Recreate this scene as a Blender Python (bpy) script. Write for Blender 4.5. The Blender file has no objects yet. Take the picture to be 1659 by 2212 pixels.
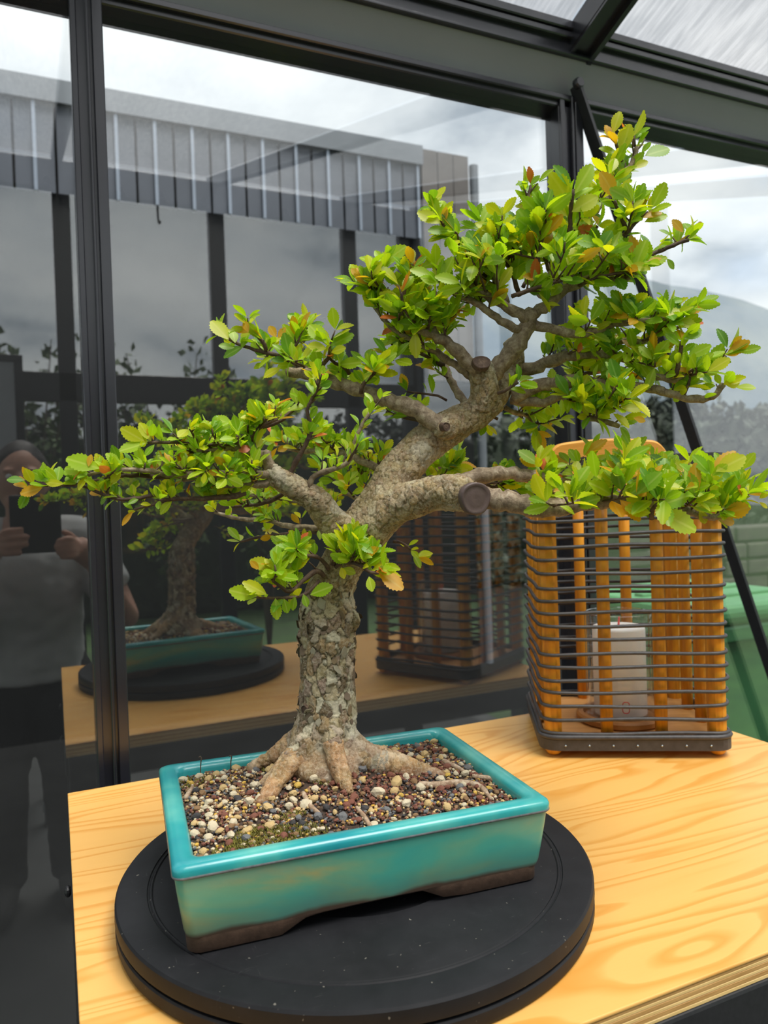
import bpy, bmesh, math, random
import numpy as np
from mathutils import Vector, Matrix, noise

random.seed(7)
rng = np.random.default_rng(7)
SC = bpy.context.scene
COL = SC.collection

# ------------------------------------------------------------------ camera
CAMZ = 1.28                      # lens height above the greenhouse floor
F_PX, CX, CY = 1615.3, 829.5, 1106.0
YAW, PITCH, ROLL = 0.4162, -0.01345, -0.03294
_f = np.array([math.sin(YAW)*math.cos(PITCH), math.cos(YAW)*math.cos(PITCH), math.sin(PITCH)])
_r = np.cross(_f, [0, 0, 1.0]); _r /= np.linalg.norm(_r)
_u = np.cross(_r, _f)
RGT = _r*math.cos(ROLL) + _u*math.sin(ROLL)
UPV = -_r*math.sin(ROLL) + _u*math.cos(ROLL)
FWD = _f
CAM = np.array([0.0, 0.0, CAMZ])
cam_d = bpy.data.cameras.new('camera')
cam = bpy.data.objects.new('camera', cam_d)
COL.objects.link(cam)
cam.matrix_world = Matrix((
    (RGT[0], UPV[0], -FWD[0], CAM[0]), (RGT[1], UPV[1], -FWD[1], CAM[1]),
    (RGT[2], UPV[2], -FWD[2], CAM[2]), (0, 0, 0, 1)))
cam_d.sensor_width = 36.0
cam_d.lens = F_PX/2212*36.0
cam_d.clip_start = 0.005
cam_d.clip_end = 2000
cam_d.dof.use_dof = True
cam_d.dof.focus_distance = 0.70
cam_d.dof.aperture_fstop = 8.5
SC.camera = cam

# ------------------------------------------------------------------ colour management
SC.view_settings.view_transform = 'Standard'
SC.view_settings.look = 'None'
SC.view_settings.gamma = 1.0
SC.view_settings.use_curve_mapping = False
SC.view_settings.exposure = 0.60

# ------------------------------------------------------------------ world: overcast sky
world = bpy.data.worlds.new('overcast_sky'); SC.world = world
world.use_nodes = True
wn, wl = world.node_tree.nodes, world.node_tree.links
wn.clear()
def W(t, **k):
    n = wn.new(t)
    for a, b in k.items(): setattr(n, a, b)
    return n
tc = W('ShaderNodeTexCoord')
sep = W('ShaderNodeSeparateXYZ'); wl.new(tc.outputs['Generated'], sep.inputs[0])
den = W('ShaderNodeMath', operation='ADD'); den.inputs[1].default_value = 0.22
mx = W('ShaderNodeMath', operation='MAXIMUM'); mx.inputs[1].default_value = 0.0
wl.new(sep.outputs['Z'], mx.inputs[0]); wl.new(mx.outputs[0], den.inputs[0])
dv = W('ShaderNodeVectorMath', operation='DIVIDE')
cmb = W('ShaderNodeCombineXYZ')
for i in range(3): wl.new(den.outputs[0], cmb.inputs[i])
wl.new(tc.outputs['Generated'], dv.inputs[0]); wl.new(cmb.outputs[0], dv.inputs[1])
nz = W('ShaderNodeTexNoise'); nz.inputs['Scale'].default_value = 1.9
nz.inputs['Detail'].default_value = 6; nz.inputs['Roughness'].default_value = 0.52
wl.new(dv.outputs[0], nz.inputs['Vector'])
cr = W('ShaderNodeValToRGB')
e = cr.color_ramp.elements
e[0].position = 0.34; e[0].color = (0.36, 0.41, 0.47, 1)
e[1].position = 0.68; e[1].color = (0.93, 0.95, 0.955, 1)
m1 = e.new(0.45); m1.color = (0.66, 0.70, 0.74, 1)
m2 = e.new(0.58); m2.color = (0.82, 0.845, 0.86, 1)
wl.new(nz.outputs['Fac'], cr.inputs['Fac'])
# a few openings where pale blue shows
nz2 = W('ShaderNodeTexNoise'); nz2.inputs['Scale'].default_value = 0.8
nz2.inputs['Detail'].default_value = 4
mp2 = W('ShaderNodeMapping'); mp2.inputs['Location'].default_value = (3.1, 1.7, 0.4)
wl.new(dv.outputs[0], mp2.inputs[0]); wl.new(mp2.outputs[0], nz2.inputs['Vector'])
cr2 = W('ShaderNodeValToRGB')
cr2.color_ramp.elements[0].position = 0.62; cr2.color_ramp.elements[0].color = (0, 0, 0, 1)
cr2.color_ramp.elements[1].position = 0.74; cr2.color_ramp.elements[1].color = (0.7, 0.7, 0.7, 1)
wl.new(nz2.outputs['Fac'], cr2.inputs['Fac'])
mixb = W('ShaderNodeMix', data_type='RGBA')
mixb.inputs[7].default_value = (0.50, 0.66, 0.90, 1)
wl.new(cr2.outputs[0], mixb.inputs[0]); wl.new(cr.outputs[0], mixb.inputs[6])
# CIE-like overcast gradient: zenith brighter than horizon
grad = W('ShaderNodeMapRange'); grad.inputs['From Min'].default_value = 0.0
grad.inputs['From Max'].default_value = 1.0
grad.inputs['To Min'].default_value = 0.80; grad.inputs['To Max'].default_value = 1.10
wl.new(mx.outputs[0], grad.inputs['Value'])
bg = W('ShaderNodeBackground')
wl.new(mixb.outputs[2], bg.inputs['Color']); wl.new(grad.outputs[0], bg.inputs['Strength'])
wo = W('ShaderNodeOutputWorld'); wl.new(bg.outputs[0], wo.inputs[0])

# veiled sun behind thin cloud (very soft)
sun_d = bpy.data.lights.new('veiled_sun', 'SUN'); sun_d.energy = 6.5; sun_d.angle = math.radians(34)
sun_d.color = (1.0, 0.97, 0.92)
sun = bpy.data.objects.new('veiled_sun', sun_d); COL.objects.link(sun)
sun.rotation_euler = Vector((-0.22, 0.40, -1.0)).to_track_quat('-Z', 'Y').to_euler()
sun.location = (-2, -4, 8)

# ------------------------------------------------------------------ helpers
def V3(p): return Vector((float(p[0]), float(p[1]), float(p[2])))
def ray(x, y): return RGT*((x-CX)/F_PX) - UPV*((y-CY)/F_PX) + FWD
def at_depth(x, y, d): return CAM + ray(x, y)*d
def on_z(x, y, z):
    d = ray(x, y); return CAM + d*((z-CAMZ)/d[2])
def on_y(x, y, Y):
    d = ray(x, y); return CAM + d*(Y/d[1])
def to_px(P):
    q = np.asarray(P, float)-CAM
    return CX+F_PX*(q@RGT)/(q@FWD), CY-F_PX*(q@UPV)/(q@FWD), q@FWD

def link(o, parent=None):
    COL.objects.link(o)
    if parent is not None: o.parent = parent
    return o
def tag(o, label=None, cat=None, group=None, kind=None):
    if label: o['label'] = label
    if cat: o['category'] = cat
    if group: o['group'] = group
    if kind: o['kind'] = kind
    return o
def empty(name, loc=(0, 0, 0), rz=0.0):
    o = bpy.data.objects.new(name, None)
    o.empty_display_size = 0.05
    o.location = V3(loc); o.rotation_euler = (0, 0, rz)
    COL.objects.link(o)
    return o
def mesh_data(name, verts, faces, mats, smooth=False, mat_idx=None, uv=None):
    me = bpy.data.meshes.new(name)
    me.from_pydata([tuple(map(float, v)) for v in verts], [], [tuple(map(int, f)) for f in faces])
    if not isinstance(mats, (list, tuple)): mats = [mats]
    for m in mats: me.materials.append(m)
    if mat_idx is not None: me.polygons.foreach_set('material_index', np.asarray(mat_idx, dtype=np.int32))
    if smooth: me.polygons.foreach_set('use_smooth', np.ones(len(me.polygons), dtype=bool))
    if uv is not None:
        l = me.uv_layers.new(name='UVMap')
        l.data.foreach_set('uv', np.asarray(uv, dtype=np.float32).ravel())
    me.update()
    return me
def obj(name, geo, mats, parent=None, smooth=False, **k):
    verts, faces = geo
    me = mesh_data(name, verts, faces, mats, smooth, **k)
    return link(bpy.data.objects.new(name, me), parent)
def merge(*geos):
    V, Fc = [], []
    for v, f in geos:
        o = len(V)
        V += [tuple(p) for p in v]
        Fc += [tuple(i+o for i in q) for q in f]
    return V, Fc
def box(x0, x1, y0, y1, z0, z1):
    v = [(x0,y0,z0),(x1,y0,z0),(x1,y1,z0),(x0,y1,z0),(x0,y0,z1),(x1,y0,z1),(x1,y1,z1),(x0,y1,z1)]
    f = [(0,3,2,1),(4,5,6,7),(0,1,5,4),(1,2,6,5),(2,3,7,6),(3,0,4,7)]
    return v, f
def bbox(x0, x1, y0, y1, z0, z1, b=0.003, seg=2):
    bm = bmesh.new()
    v, f = box(x0, x1, y0, y1, z0, z1)
    bv = [bm.verts.new(p) for p in v]
    for q in f: bm.faces.new([bv[i] for i in q])
    bmesh.ops.bevel(bm, geom=bm.edges[:], offset=b, segments=seg, profile=0.5, affect='EDGES')
    out = geo_from_bm(bm); bm.free()
    return out
def geo_from_bm(bm):
    bm.verts.index_update()
    return [tuple(v.co) for v in bm.verts], [tuple(v.index for v in f.verts) for f in bm.faces]
def xf(geo, M):
    v, f = geo
    return [tuple(M @ Vector(p)) for p in v], f
def bar(a, b, w, t, up=(0, 0, 1)):
    """flat bar from a to b, width w, thickness t"""
    a, b = V3(a), V3(b); d = (b-a); L = d.length; d.normalize()
    s = d.cross(Vector(up)); s.normalize(); n = s.cross(d)
    M = Matrix((( d.x, s.x, n.x, a.x),( d.y, s.y, n.y, a.y),( d.z, s.z, n.z, a.z),(0,0,0,1)))
    return xf(box(0, L, -w/2, w/2, -t/2, t/2), M)
def lathe(profile, seg=48, closed=False):
    v, f = [], []
    n = len(profile)
    for k in range(seg):
        a = 2*math.pi*k/seg
        for r, z in profile: v.append((r*math.cos(a), r*math.sin(a), z))
    for k in range(seg):
        k2 = (k+1) % seg
        for i in range(n-1 if not closed else n):
            j = (i+1) % n
            f.append((k*n+i, k2*n+i, k2*n+j, k*n+j))
    return v, f
def smooth_pts(pts, step):
    """Catmull-Rom resample of rows (any columns); first 3 columns metric"""
    P = np.asarray(pts, float)
    if len(P) < 3:
        n = max(2, int(np.linalg.norm(P[-1, :3]-P[0, :3])/step)+1)
        t = np.linspace(0, 1, n)[:, None]
        return P[0]*(1-t)+P[-1]*t
    Q = np.vstack([2*P[0]-P[1], P, 2*P[-1]-P[-2]])
    out = []
    for i in range(1, len(Q)-2):
        n = max(1, int(round(np.linalg.norm(Q[i+1, :3]-Q[i, :3])/step)))
        for k in range(n):
            t = k/n
            out.append(0.5*((2*Q[i])+(-Q[i-1]+Q[i+1])*t+(2*Q[i-1]-5*Q[i]+4*Q[i+1]-Q[i+2])*t*t+(-Q[i-1]+3*Q[i]-3*Q[i+1]+Q[i+2])*t**3))
    out.append(P[-1])
    return np.array(out)
def tube(P, R, seg=10, cap=True, rough=0.0):
    P = np.asarray(P, float); n = len(P)
    T = np.gradient(P, axis=0); T /= np.linalg.norm(T, axis=1)[:, None]+1e-12
    ref = np.array([0, 0, 1.0]) if abs(T[0, 2]) < 0.9 else np.array([1.0, 0, 0])
    N = np.cross(T[0], ref); N /= np.linalg.norm(N)
    v, f = [], []
    for i in range(n):
        N = N - T[i]*(N@T[i]); N /= np.linalg.norm(N)+1e-12
        B = np.cross(T[i], N)
        for k in range(seg):
            a = 2*math.pi*k/seg
            rr = R[i]*(1+(random.uniform(-rough, rough) if rough else 0))
            v.append(tuple(P[i]+rr*(math.cos(a)*N+math.sin(a)*B)))
    for i in range(n-1):
        for k in range(seg):
            k2 = (k+1) % seg
            f.append((i*seg+k, i*seg+k2, (i+1)*seg+k2, (i+1)*seg+k))
    if cap:
        c0 = len(v); v.append(tuple(P[0]-T[0]*R[0]*0.3)); v.append(tuple(P[-1]+T[-1]*R[-1]*0.5))
        for k in range(seg):
            k2 = (k+1) % seg
            f.append((c0, k2, k)); f.append((c0+1, (n-1)*seg+k, (n-1)*seg+k2))
    return v, f
def ellipsoid(c, r, u=16, w=10, M=None):
    v, f = [], []
    v.append((0, 0, 1.0))
    for i in range(1, w):
        th = math.pi*i/w
        for k in range(u):
            a = 2*math.pi*k/u
            v.append((math.sin(th)*math.cos(a), math.sin(th)*math.sin(a), math.cos(th)))
    v.append((0, 0, -1.0))
    for k in range(u): f.append((0, 1+k, 1+(k+1) % u))
    for i in range(w-2):
        for k in range(u):
            a, b = 1+i*u+k, 1+i*u+(k+1) % u
            f.append((a, a+u, b+u, b))
    L = len(v)-1
    for k in range(u): f.append((L, 1+(w-2)*u+(k+1) % u, 1+(w-2)*u+k))
    pts = [Vector((p[0]*r[0], p[1]*r[1], p[2]*r[2])) for p in v]
    if M is not None: pts = [M @ p for p in pts]
    return [tuple(p+V3(c)) for p in pts], f
def remesh_union(geo, voxel, smooth_iter=2):
    me = bpy.data.meshes.new('tmp'); me.from_pydata(*[list(geo[0]), [], list(geo[1])]); me.update()
    o = bpy.data.objects.new('tmp', me); COL.objects.link(o)
    md = o.modifiers.new('r', 'REMESH'); md.mode = 'VOXEL'; md.voxel_size = voxel
    if smooth_iter:
        ms = o.modifiers.new('s', 'SMOOTH'); ms.iterations = smooth_iter; ms.factor = 0.5
    dg = bpy.context.evaluated_depsgraph_get()
    ev = o.evaluated_get(dg)
    out = bpy.data.meshes.new_from_object(ev)
    bpy.data.objects.remove(o); bpy.data.meshes.remove(me)
    return out
def sstep(a, b, x):
    t = min(1, max(0, (x-a)/(b-a))); return t*t*(3-2*t)

# ------------------------------------------------------------------ materials
class NT:
    def __init__(self, name):
        self.m = bpy.data.materials.new(name); self.m.use_nodes = True
        self.n, self.l = self.m.node_tree.nodes, self.m.node_tree.links
        self.n.clear()
        self.out = self.n.new('ShaderNodeOutputMaterial')
    def N(self, t, props=None, **ins):
        nd = self.n.new(t)
        for k, v in (props or {}).items(): setattr(nd, k, v)
        for k, v in ins.items():
            k = int(k[1:]) if k[0] == '_' else k.replace('_', ' ')
            self.set(nd.inputs[k], v)
        return nd
    def set(self, sock, v):
        if isinstance(v, bpy.types.NodeSocket): self.l.new(v, sock)
        elif isinstance(v, bpy.types.Node): self.l.new(v.outputs[0], sock)
        elif isinstance(v, (tuple, list)) and len(v) == 3 and sock.type == 'RGBA': sock.default_value = (*v, 1)
        else: sock.default_value = v
    def coord(self, kind='Object', scale=(1, 1, 1), loc=(0, 0, 0), rot=(0, 0, 0)):
        c = self.n.new('ShaderNodeTexCoord')
        mp = self.N('ShaderNodeMapping', Vector=c.outputs[kind])
        mp.inputs['Scale'].default_value = scale; mp.inputs['Location'].default_value = loc
        mp.inputs['Rotation'].default_value = rot
        return mp.outputs[0]
    def noise(self, vec, scale, detail=3, rough=0.5, dist=0.0):
        return self.N('ShaderNodeTexNoise', Vector=vec, Scale=scale, Detail=detail, Roughness=rough, Distortion=dist).outputs['Fac']
    def ramp(self, fac, stops, interp='LINEAR'):
        r = self.N('ShaderNodeValToRGB', Fac=fac); r.color_ramp.interpolation = interp
        e = r.color_ramp.elements
        while len(e) < len(stops): e.new(0.5)
        for k, (p, c) in enumerate(stops):
            e[k].position = p; e[k].color = (*c, 1) if len(c) == 3 else c
        return r.outputs[0]
    def mix(self, fac, a, b, mode='MIX'):
        nd = self.n.new('ShaderNodeMix'); nd.data_type = 'RGBA'; nd.blend_type = mode
        self.set(nd.inputs[0], fac); self.set(nd.inputs[6], a); self.set(nd.inputs[7], b)
        return nd.outputs[2]
    def math(self, op, a, b=0.0, c=0.0):
        nd = self.n.new('ShaderNodeMath'); nd.operation = op
        self.set(nd.inputs[0], a); self.set(nd.inputs[1], b); self.set(nd.inputs[2], c)
        return nd.outputs[0]
    def bump(self, h, strength=0.3, dist=0.01):
        return self.N('ShaderNodeBump', Height=h, Strength=strength, Distance=dist).outputs[0]
    def bsdf(self, color, rough=0.5, metal=0.0, normal=None, **k):
        p = self.n.new('ShaderNodeBsdfPrincipled')
        self.set(p.inputs['Base Color'], color); self.set(p.inputs['Roughness'], rough)
        self.set(p.inputs['Metallic'], metal)
        if normal is not None: self.set(p.inputs['Normal'], normal)
        for a, b in k.items(): self.set(p.inputs[a.replace('_', ' ')], b)
        return p.outputs[0]
    def done(self, sh):
        self.l.new(sh, self.out.inputs['Surface']); return self.m

def simple(name, col, rough=0.5, metal=0.0, var=0.12, scale=30, bump=0.0, kind='Object', **k):
    t = NT(name); c = t.coord(kind)
    n = t.noise(c, scale, 4, 0.6)
    dark = tuple(x*(1-var) for x in col); lite = tuple(min(1, x*(1+var)) for x in col)
    colr = t.ramp(n, [(0.3, dark), (0.7, lite)])
    nm = t.bump(n, bump, 0.002) if bump else None
    return t.done(t.bsdf(colr, rough, metal, nm, **k))

M = {}
M['frame'] = simple('black_powdercoat', (0.019, 0.0195, 0.026), 0.24, 0.0, 0.15, 300, 0.02, Specular_IOR_Level=0.9)
M['fascia'] = simple('dark_grey_fascia', (0.27, 0.268, 0.285), 0.36, 0.0, 0.06, 4)
M['brace'] = simple('dark_brace', (0.030, 0.031, 0.036), 0.42, 0.0, 0.1, 60)
M['concrete'] = simple('concrete_floor', (0.060, 0.062, 0.061), 0.8, 0, 0.14, 5, 0.15, Specular_IOR_Level=0.15)
M['steel_black'] = simple('black_steel', (0.018, 0.018, 0.020), 0.40, 0, 0.2, 200, 0.05)
M['rubber'] = simple('rubber', (0.03, 0.03, 0.032), 0.7)
M['chrome'] = simple('caster_metal', (0.45, 0.5, 0.52), 0.3, 0.9)

def glass_mat(name, f0, tint=(1, 1, 1)):
    t = NT(name)
    lw = t.N('ShaderNodeLayerWeight', Blend=0.5)
    fac = t.math('MULTIPLY_ADD', t.math('POWER', lw.outputs['Facing'], 4.0), 0.8, f0)
    fac = t.math('MINIMUM', fac, 0.9)
    c = t.coord('Object')
    nm = t.bump(t.noise(c, 1.6, 1, 0.4), 0.02, 0.01)
    tr = t.N('ShaderNodeBsdfTransparent', Color=tint)
    gl = t.N('ShaderNodeBsdfGlossy', Color=(1, 1, 1), Roughness=0.004, Normal=nm)
    mx_ = t.N('ShaderNodeMixShader', Fac=fac)
    t.l.new(tr.outputs[0], mx_.inputs[1]); t.l.new(gl.outputs[0], mx_.inputs[2])
    return t.done(mx_.outputs[0])
M['glass'] = glass_mat('wall_glass', 0.130, (0.97, 0.985, 0.98))
M['glass_clear'] = glass_mat('clear_wall_glass', 0.025, (0.98, 0.99, 0.985))
M['jar_glass'] = glass_mat('candle_jar_glass', 0.025, (0.99, 0.995, 0.99))

def poly_mat():
    t = NT('fluted_polycarbonate')
    c = t.coord('Object', (1, 0.15, 0.15))
    n = t.noise(c, 90, 2, 0.5)
    col = t.ramp(n, [(0.35, (0.50, 0.505, 0.51)), (0.65, (0.64, 0.64, 0.64))])
    tl = t.N('ShaderNodeBsdfTranslucent', Color=col)
    tp = t.N('ShaderNodeBsdfTransparent', Color=col)
    gl = t.N('ShaderNodeBsdfGlossy', Color=(1, 1, 1), Roughness=0.25)
    a = t.N('ShaderNodeMixShader', Fac=0.82)
    t.l.new(tl.outputs[0], a.inputs[1]); t.l.new(tp.outputs[0], a.inputs[2])
    b = t.N('ShaderNodeMixShader', Fac=0.06)
    t.l.new(a.outputs[0], b.inputs[1]); t.l.new(gl.outputs[0], b.inputs[2])
    return t.done(b.outputs[0])
M['poly'] = poly_mat()

def ply_mat():
    t = NT('pine_plywood')
    c = t.coord('Object', (1.0, 6.8, 1), (0.35, 0.9, 0))
    big = t.noise(c, 1.25, 3, 0.42, 0.35)
    bands = t.math('MULTIPLY', big, 19.0)
    fr = t.math('FRACT', bands)
    grain = t.ramp(fr, [(0.0, (0, 0, 0)), (0.50, (0.10, 0.10, 0.10)), (0.80, (1, 1, 1)), (0.93, (0.75, 0.75, 0.75)), (1.0, (0, 0, 0))])
    c2 = t.coord('Object', (3, 120, 1))
    fine = t.noise(c2, 6, 3, 0.6)
    c3 = t.coord('Object', (0.8, 2.0, 1), (4, 2, 0))
    patch = t.noise(c3, 2.0, 2, 0.5)
    base = t.mix(grain, (0.80, 0.440, 0.115), (0.66, 0.272, 0.028))
    base = t.mix(t.math('MULTIPLY', patch, 0.35), base, (0.83, 0.50, 0.17))
    base = t.mix(t.math('MULTIPLY', fine, 0.22), base, (0.66, 0.33, 0.075))
    nm = t.bump(fine, 0.06, 0.001)
    return t.done(t.bsdf(base, 0.42, 0, nm))
M['ply'] = ply_mat()
def veneer(name, a, b):
    t = NT(name); n = t.noise(t.coord('Object', (8, 60, 200)), 3, 4, 0.6)
    return t.done(t.bsdf(t.ramp(n, [(0.3, a), (0.7, b)]), 0.6, 0, t.bump(n, 0.3, 0.001)))
M['ven_light'] = veneer('veneer_long_grain', (0.72, 0.47, 0.16), (0.84, 0.60, 0.26))
M['ven_dark'] = veneer('veneer_end_grain', (0.42, 0.21, 0.055), (0.62, 0.36, 0.12))
M['lantern_wood'] = None
def lw_mat():
    t = NT('stained_pine')
    n = t.noise(t.coord('Object', (40, 40, 5)), 1.6, 4, 0.55, 0.6)
    col = t.ramp(n, [(0.28, (0.46, 0.155, 0.006)), (0.52, (0.74, 0.30, 0.012)), (0.75, (0.84, 0.40, 0.030))])
    return t.done(t.bsdf(col, 0.42, 0, t.bump(n, 0.15, 0.001)))
M['lantern_wood'] = lw_mat()
M['board_wood'] = veneer('base_board_wood', (0.50, 0.23, 0.06), (0.62, 0.31, 0.09))
M['handle_wood'] = veneer('handle_wood', (0.72, 0.30, 0.03), (0.85, 0.40, 0.06))
M['wire'] = simple('grey_rattan_wire', (0.050, 0.047, 0.048), 0.5, 0, 0.25, 120, 0.1)
M['wax'] = simple('white_wax', (0.90, 0.89, 0.86), 0.5, 0, 0.02, 20, 0.0, Subsurface_Weight=0.3, Subsurface_Radius=(0.01, 0.008, 0.006))
M['red_wick'] = simple('red_wick', (0.75, 0.08, 0.07), 0.6)
M['coaster'] = simple('coaster_wood', (0.42, 0.17, 0.035), 0.5, 0, 0.2, 25)
def plastic_mat():
    t = NT('black_turntable_plastic')
    c = t.coord('Object')
    n = t.noise(c, 14, 5, 0.7); s = t.noise(t.coord('Object', (20, 220, 1), rot=(0, 0, 0.6)), 2.2, 3, 0.7)
    s2 = t.noise(t.coord('Object', (190, 16, 1), rot=(0, 0, 0.25)), 2.0, 3, 0.7)
    k = t.ramp(s, [(0.66, (0, 0, 0)), (0.78, (0.30, 0.30, 0.30))]); k2 = t.ramp(s2, [(0.68, (0, 0, 0)), (0.80, (0.26, 0.26, 0.26))])
    col = t.mix(k, t.ramp(n, [(0.3, (0.009, 0.0095, 0.011)), (0.7, (0.018, 0.0185, 0.021))]), (0.12, 0.12, 0.12))
    col = t.mix(k2, col, (0.11, 0.11, 0.11))
    spk = t.ramp(t.noise(c, 260, 1, 0.5), [(0.76, (0, 0, 0)), (0.80, (0.5, 0.5, 0.5))])
    col = t.mix(spk, col, (0.28, 0.26, 0.22))
    return t.done(t.bsdf(col, 0.52, Specular_IOR_Level=0.20))
M['plastic'] = plastic_mat()

def glaze_mat(name, rim=False):
    t = NT(name)
    c = t.coord('Object')
    n1 = t.noise(t.coord('Object', (7, 7, 22)), 1.0, 4, 0.55, 0.6)
    n2 = t.noise(c, 120, 4, 0.65)
    n3 = t.noise(t.coord('Object', (16, 16, 9)), 1.0, 3, 0.5)
    if rim:
        col = t.ramp(n3, [(0.30, (0.012, 0.27, 0.32)), (0.5, (0.030, 0.37, 0.37)), (0.70, (0.13, 0.50, 0.43))])
    else:
        col = t.ramp(n1, [(0.32, (0.40, 0.41, 0.18)), (0.42, (0.19, 0.43, 0.26)), (0.53, (0.095, 0.43, 0.32)), (0.70, (0.040, 0.41, 0.37))])
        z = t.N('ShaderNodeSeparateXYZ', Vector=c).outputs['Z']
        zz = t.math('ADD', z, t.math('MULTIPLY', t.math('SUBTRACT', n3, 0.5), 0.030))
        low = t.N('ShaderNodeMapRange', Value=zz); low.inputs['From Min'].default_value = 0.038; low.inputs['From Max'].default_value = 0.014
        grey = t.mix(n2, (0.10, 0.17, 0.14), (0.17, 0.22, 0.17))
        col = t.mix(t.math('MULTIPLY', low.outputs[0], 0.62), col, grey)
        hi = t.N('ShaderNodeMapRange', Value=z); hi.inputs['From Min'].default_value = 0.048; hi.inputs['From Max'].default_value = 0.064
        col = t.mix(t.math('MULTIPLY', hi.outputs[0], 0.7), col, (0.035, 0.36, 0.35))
        edge = t.N('ShaderNodeMapRange', Value=t.math('ADD', z, t.math('MULTIPLY', t.math('SUBTRACT', n3, 0.5), 0.016)))
        edge.inputs['From Min'].default_value = 0.0175; edge.inputs['From Max'].default_value = 0.0135
        col = t.mix(edge.outputs[0], col, (0.105, 0.062, 0.040))
    col = t.mix(t.math('MULTIPLY', n2, 0.30), col, t.mix(0.5, col, (0.02, 0.10, 0.09)))
    return t.done(t.bsdf(col, 0.30, 0, t.bump(n2, 0.05, 0.0006), Coat_Weight=0.22, Coat_Roughness=0.10))
M['glaze'] = glaze_mat('turquoise_glaze')
M['glaze_rim'] = glaze_mat('turquoise_rim_glaze', True)
M['glaze_line'] = simple('bare_edge_line', (0.16, 0.17, 0.18), 0.5, 0, 0.3, 200)
M['clay'] = simple('unglazed_clay', (0.105, 0.062, 0.040), 0.65, 0, 0.3, 120, 0.2)

def bark_mat():
    t = NT('bark')
    a = t.N('ShaderNodeAttribute', props={'attribute_name': 'bark'})
    c = t.coord('Object')
    n = t.noise(c, 420, 5, 0.7); n2 = t.noise(c, 120, 4, 0.6)
    col = t.mix(t.ramp(n, [(0.48, (0, 0, 0)), (0.66, (0.75, 0.75, 0.75))]), a.outputs['Color'], t.mix(0.55, a.outputs['Color'], (0.70, 0.64, 0.50)))
    col = t.mix(t.ramp(n, [(0.30, (0.75, 0.75, 0.75)), (0.46, (0, 0, 0))]), col, t.mix(0.65, a.outputs['Color'], (0.075, 0.045, 0.020)))
    col = t.mix(t.ramp(n2, [(0.55, (0, 0, 0)), (0.72, (0.45, 0.45, 0.45))]), col, (0.27, 0.205, 0.075))
    return t.done(t.bsdf(col, 0.78, 0, t.bump(n, 0.8, 0.002)))
M['bark'] = bark_mat()
def branch_mat(name, a, b, c3):
    t = NT(name); c = t.coord('Object')
    n = t.noise(c, 160, 5, 0.7, 0.4); n2 = t.noise(c, 55, 3, 0.6)
    col = t.ramp(n, [(0.30, a), (0.52, b), (0.72, c3)])
    col = t.mix(t.ramp(n2, [(0.52, (0, 0, 0)), (0.70, (0.6, 0.6, 0.6))]), col, a)
    return t.done(t.bsdf(col, 0.7, 0, t.bump(n, 0.6, 0.002)))
M['branch'] = branch_mat('branch_bark', (0.115, 0.075, 0.042), (0.30, 0.225, 0.145), (0.50, 0.42, 0.30))
M['twig'] = branch_mat('twig_bark', (0.050, 0.026, 0.018), (0.105, 0.060, 0.038), (0.20, 0.13, 0.085))
M['root'] = branch_mat('root_bark', (0.20, 0.11, 0.055), (0.46, 0.33, 0.22), (0.66, 0.55, 0.42))
M['cut'] = simple('sealed_cut', (0.105, 0.070, 0.062), 0.55, 0, 0.25, 60, 0.3)

def leaf_mat(name, a, b, vein, tr, trf=0.42):
    t = NT(name)
    uvn = t.N('ShaderNodeTexCoord').outputs['UV']
    s = t.N('ShaderNodeSeparateXYZ', Vector=uvn)
    au = t.math('ABSOLUTE', t.math('SUBTRACT', s.outputs['X'], 0.5))
    mid = t.N('ShaderNodeMapRange', Value=au); mid.inputs['From Min'].default_value = 0.045; mid.inputs['From Max'].default_value = 0.015
    sv = t.math('FRACT', t.math('MULTIPLY', t.math('SUBTRACT', s.outputs['Y'], t.math('MULTIPLY', au, 0.8)), 8.0))
    sv = t.N('ShaderNodeMapRange', Value=t.math('ABSOLUTE', t.math('SUBTRACT', sv, 0.5)))
    sv.inputs['From Min'].default_value = 0.10; sv.inputs['From Max'].default_value = 0.0
    oi = t.N('ShaderNodeNewGeometry').outputs['Random Per Island']
    n = t.noise(t.coord('Object'), 35, 2, 0.5)
    f = t.math('ADD', t.math('MULTIPLY', oi, 0.7), t.math('MULTIPLY', n, 0.3))
    col = t.mix(f, a, b)
    col = t.mix(t.math('MULTIPLY', sv.outputs[0], 0.20), col, vein)
    col = t.mix(t.math('MULTIPLY', mid.outputs[0], 0.75), col, vein)
    p = t.bsdf(col, 0.40, 0, None)
    tl = t.N('ShaderNodeBsdfTranslucent', Color=t.mix(f, tr, tuple(min(1, x*1.25) for x in tr)))
    mx_ = t.N('ShaderNodeMixShader', Fac=trf)
    t.l.new(p, mx_.inputs[1]); t.l.new(tl.outputs[0], mx_.inputs[2])
    return t.done(mx_.outputs[0])
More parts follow.
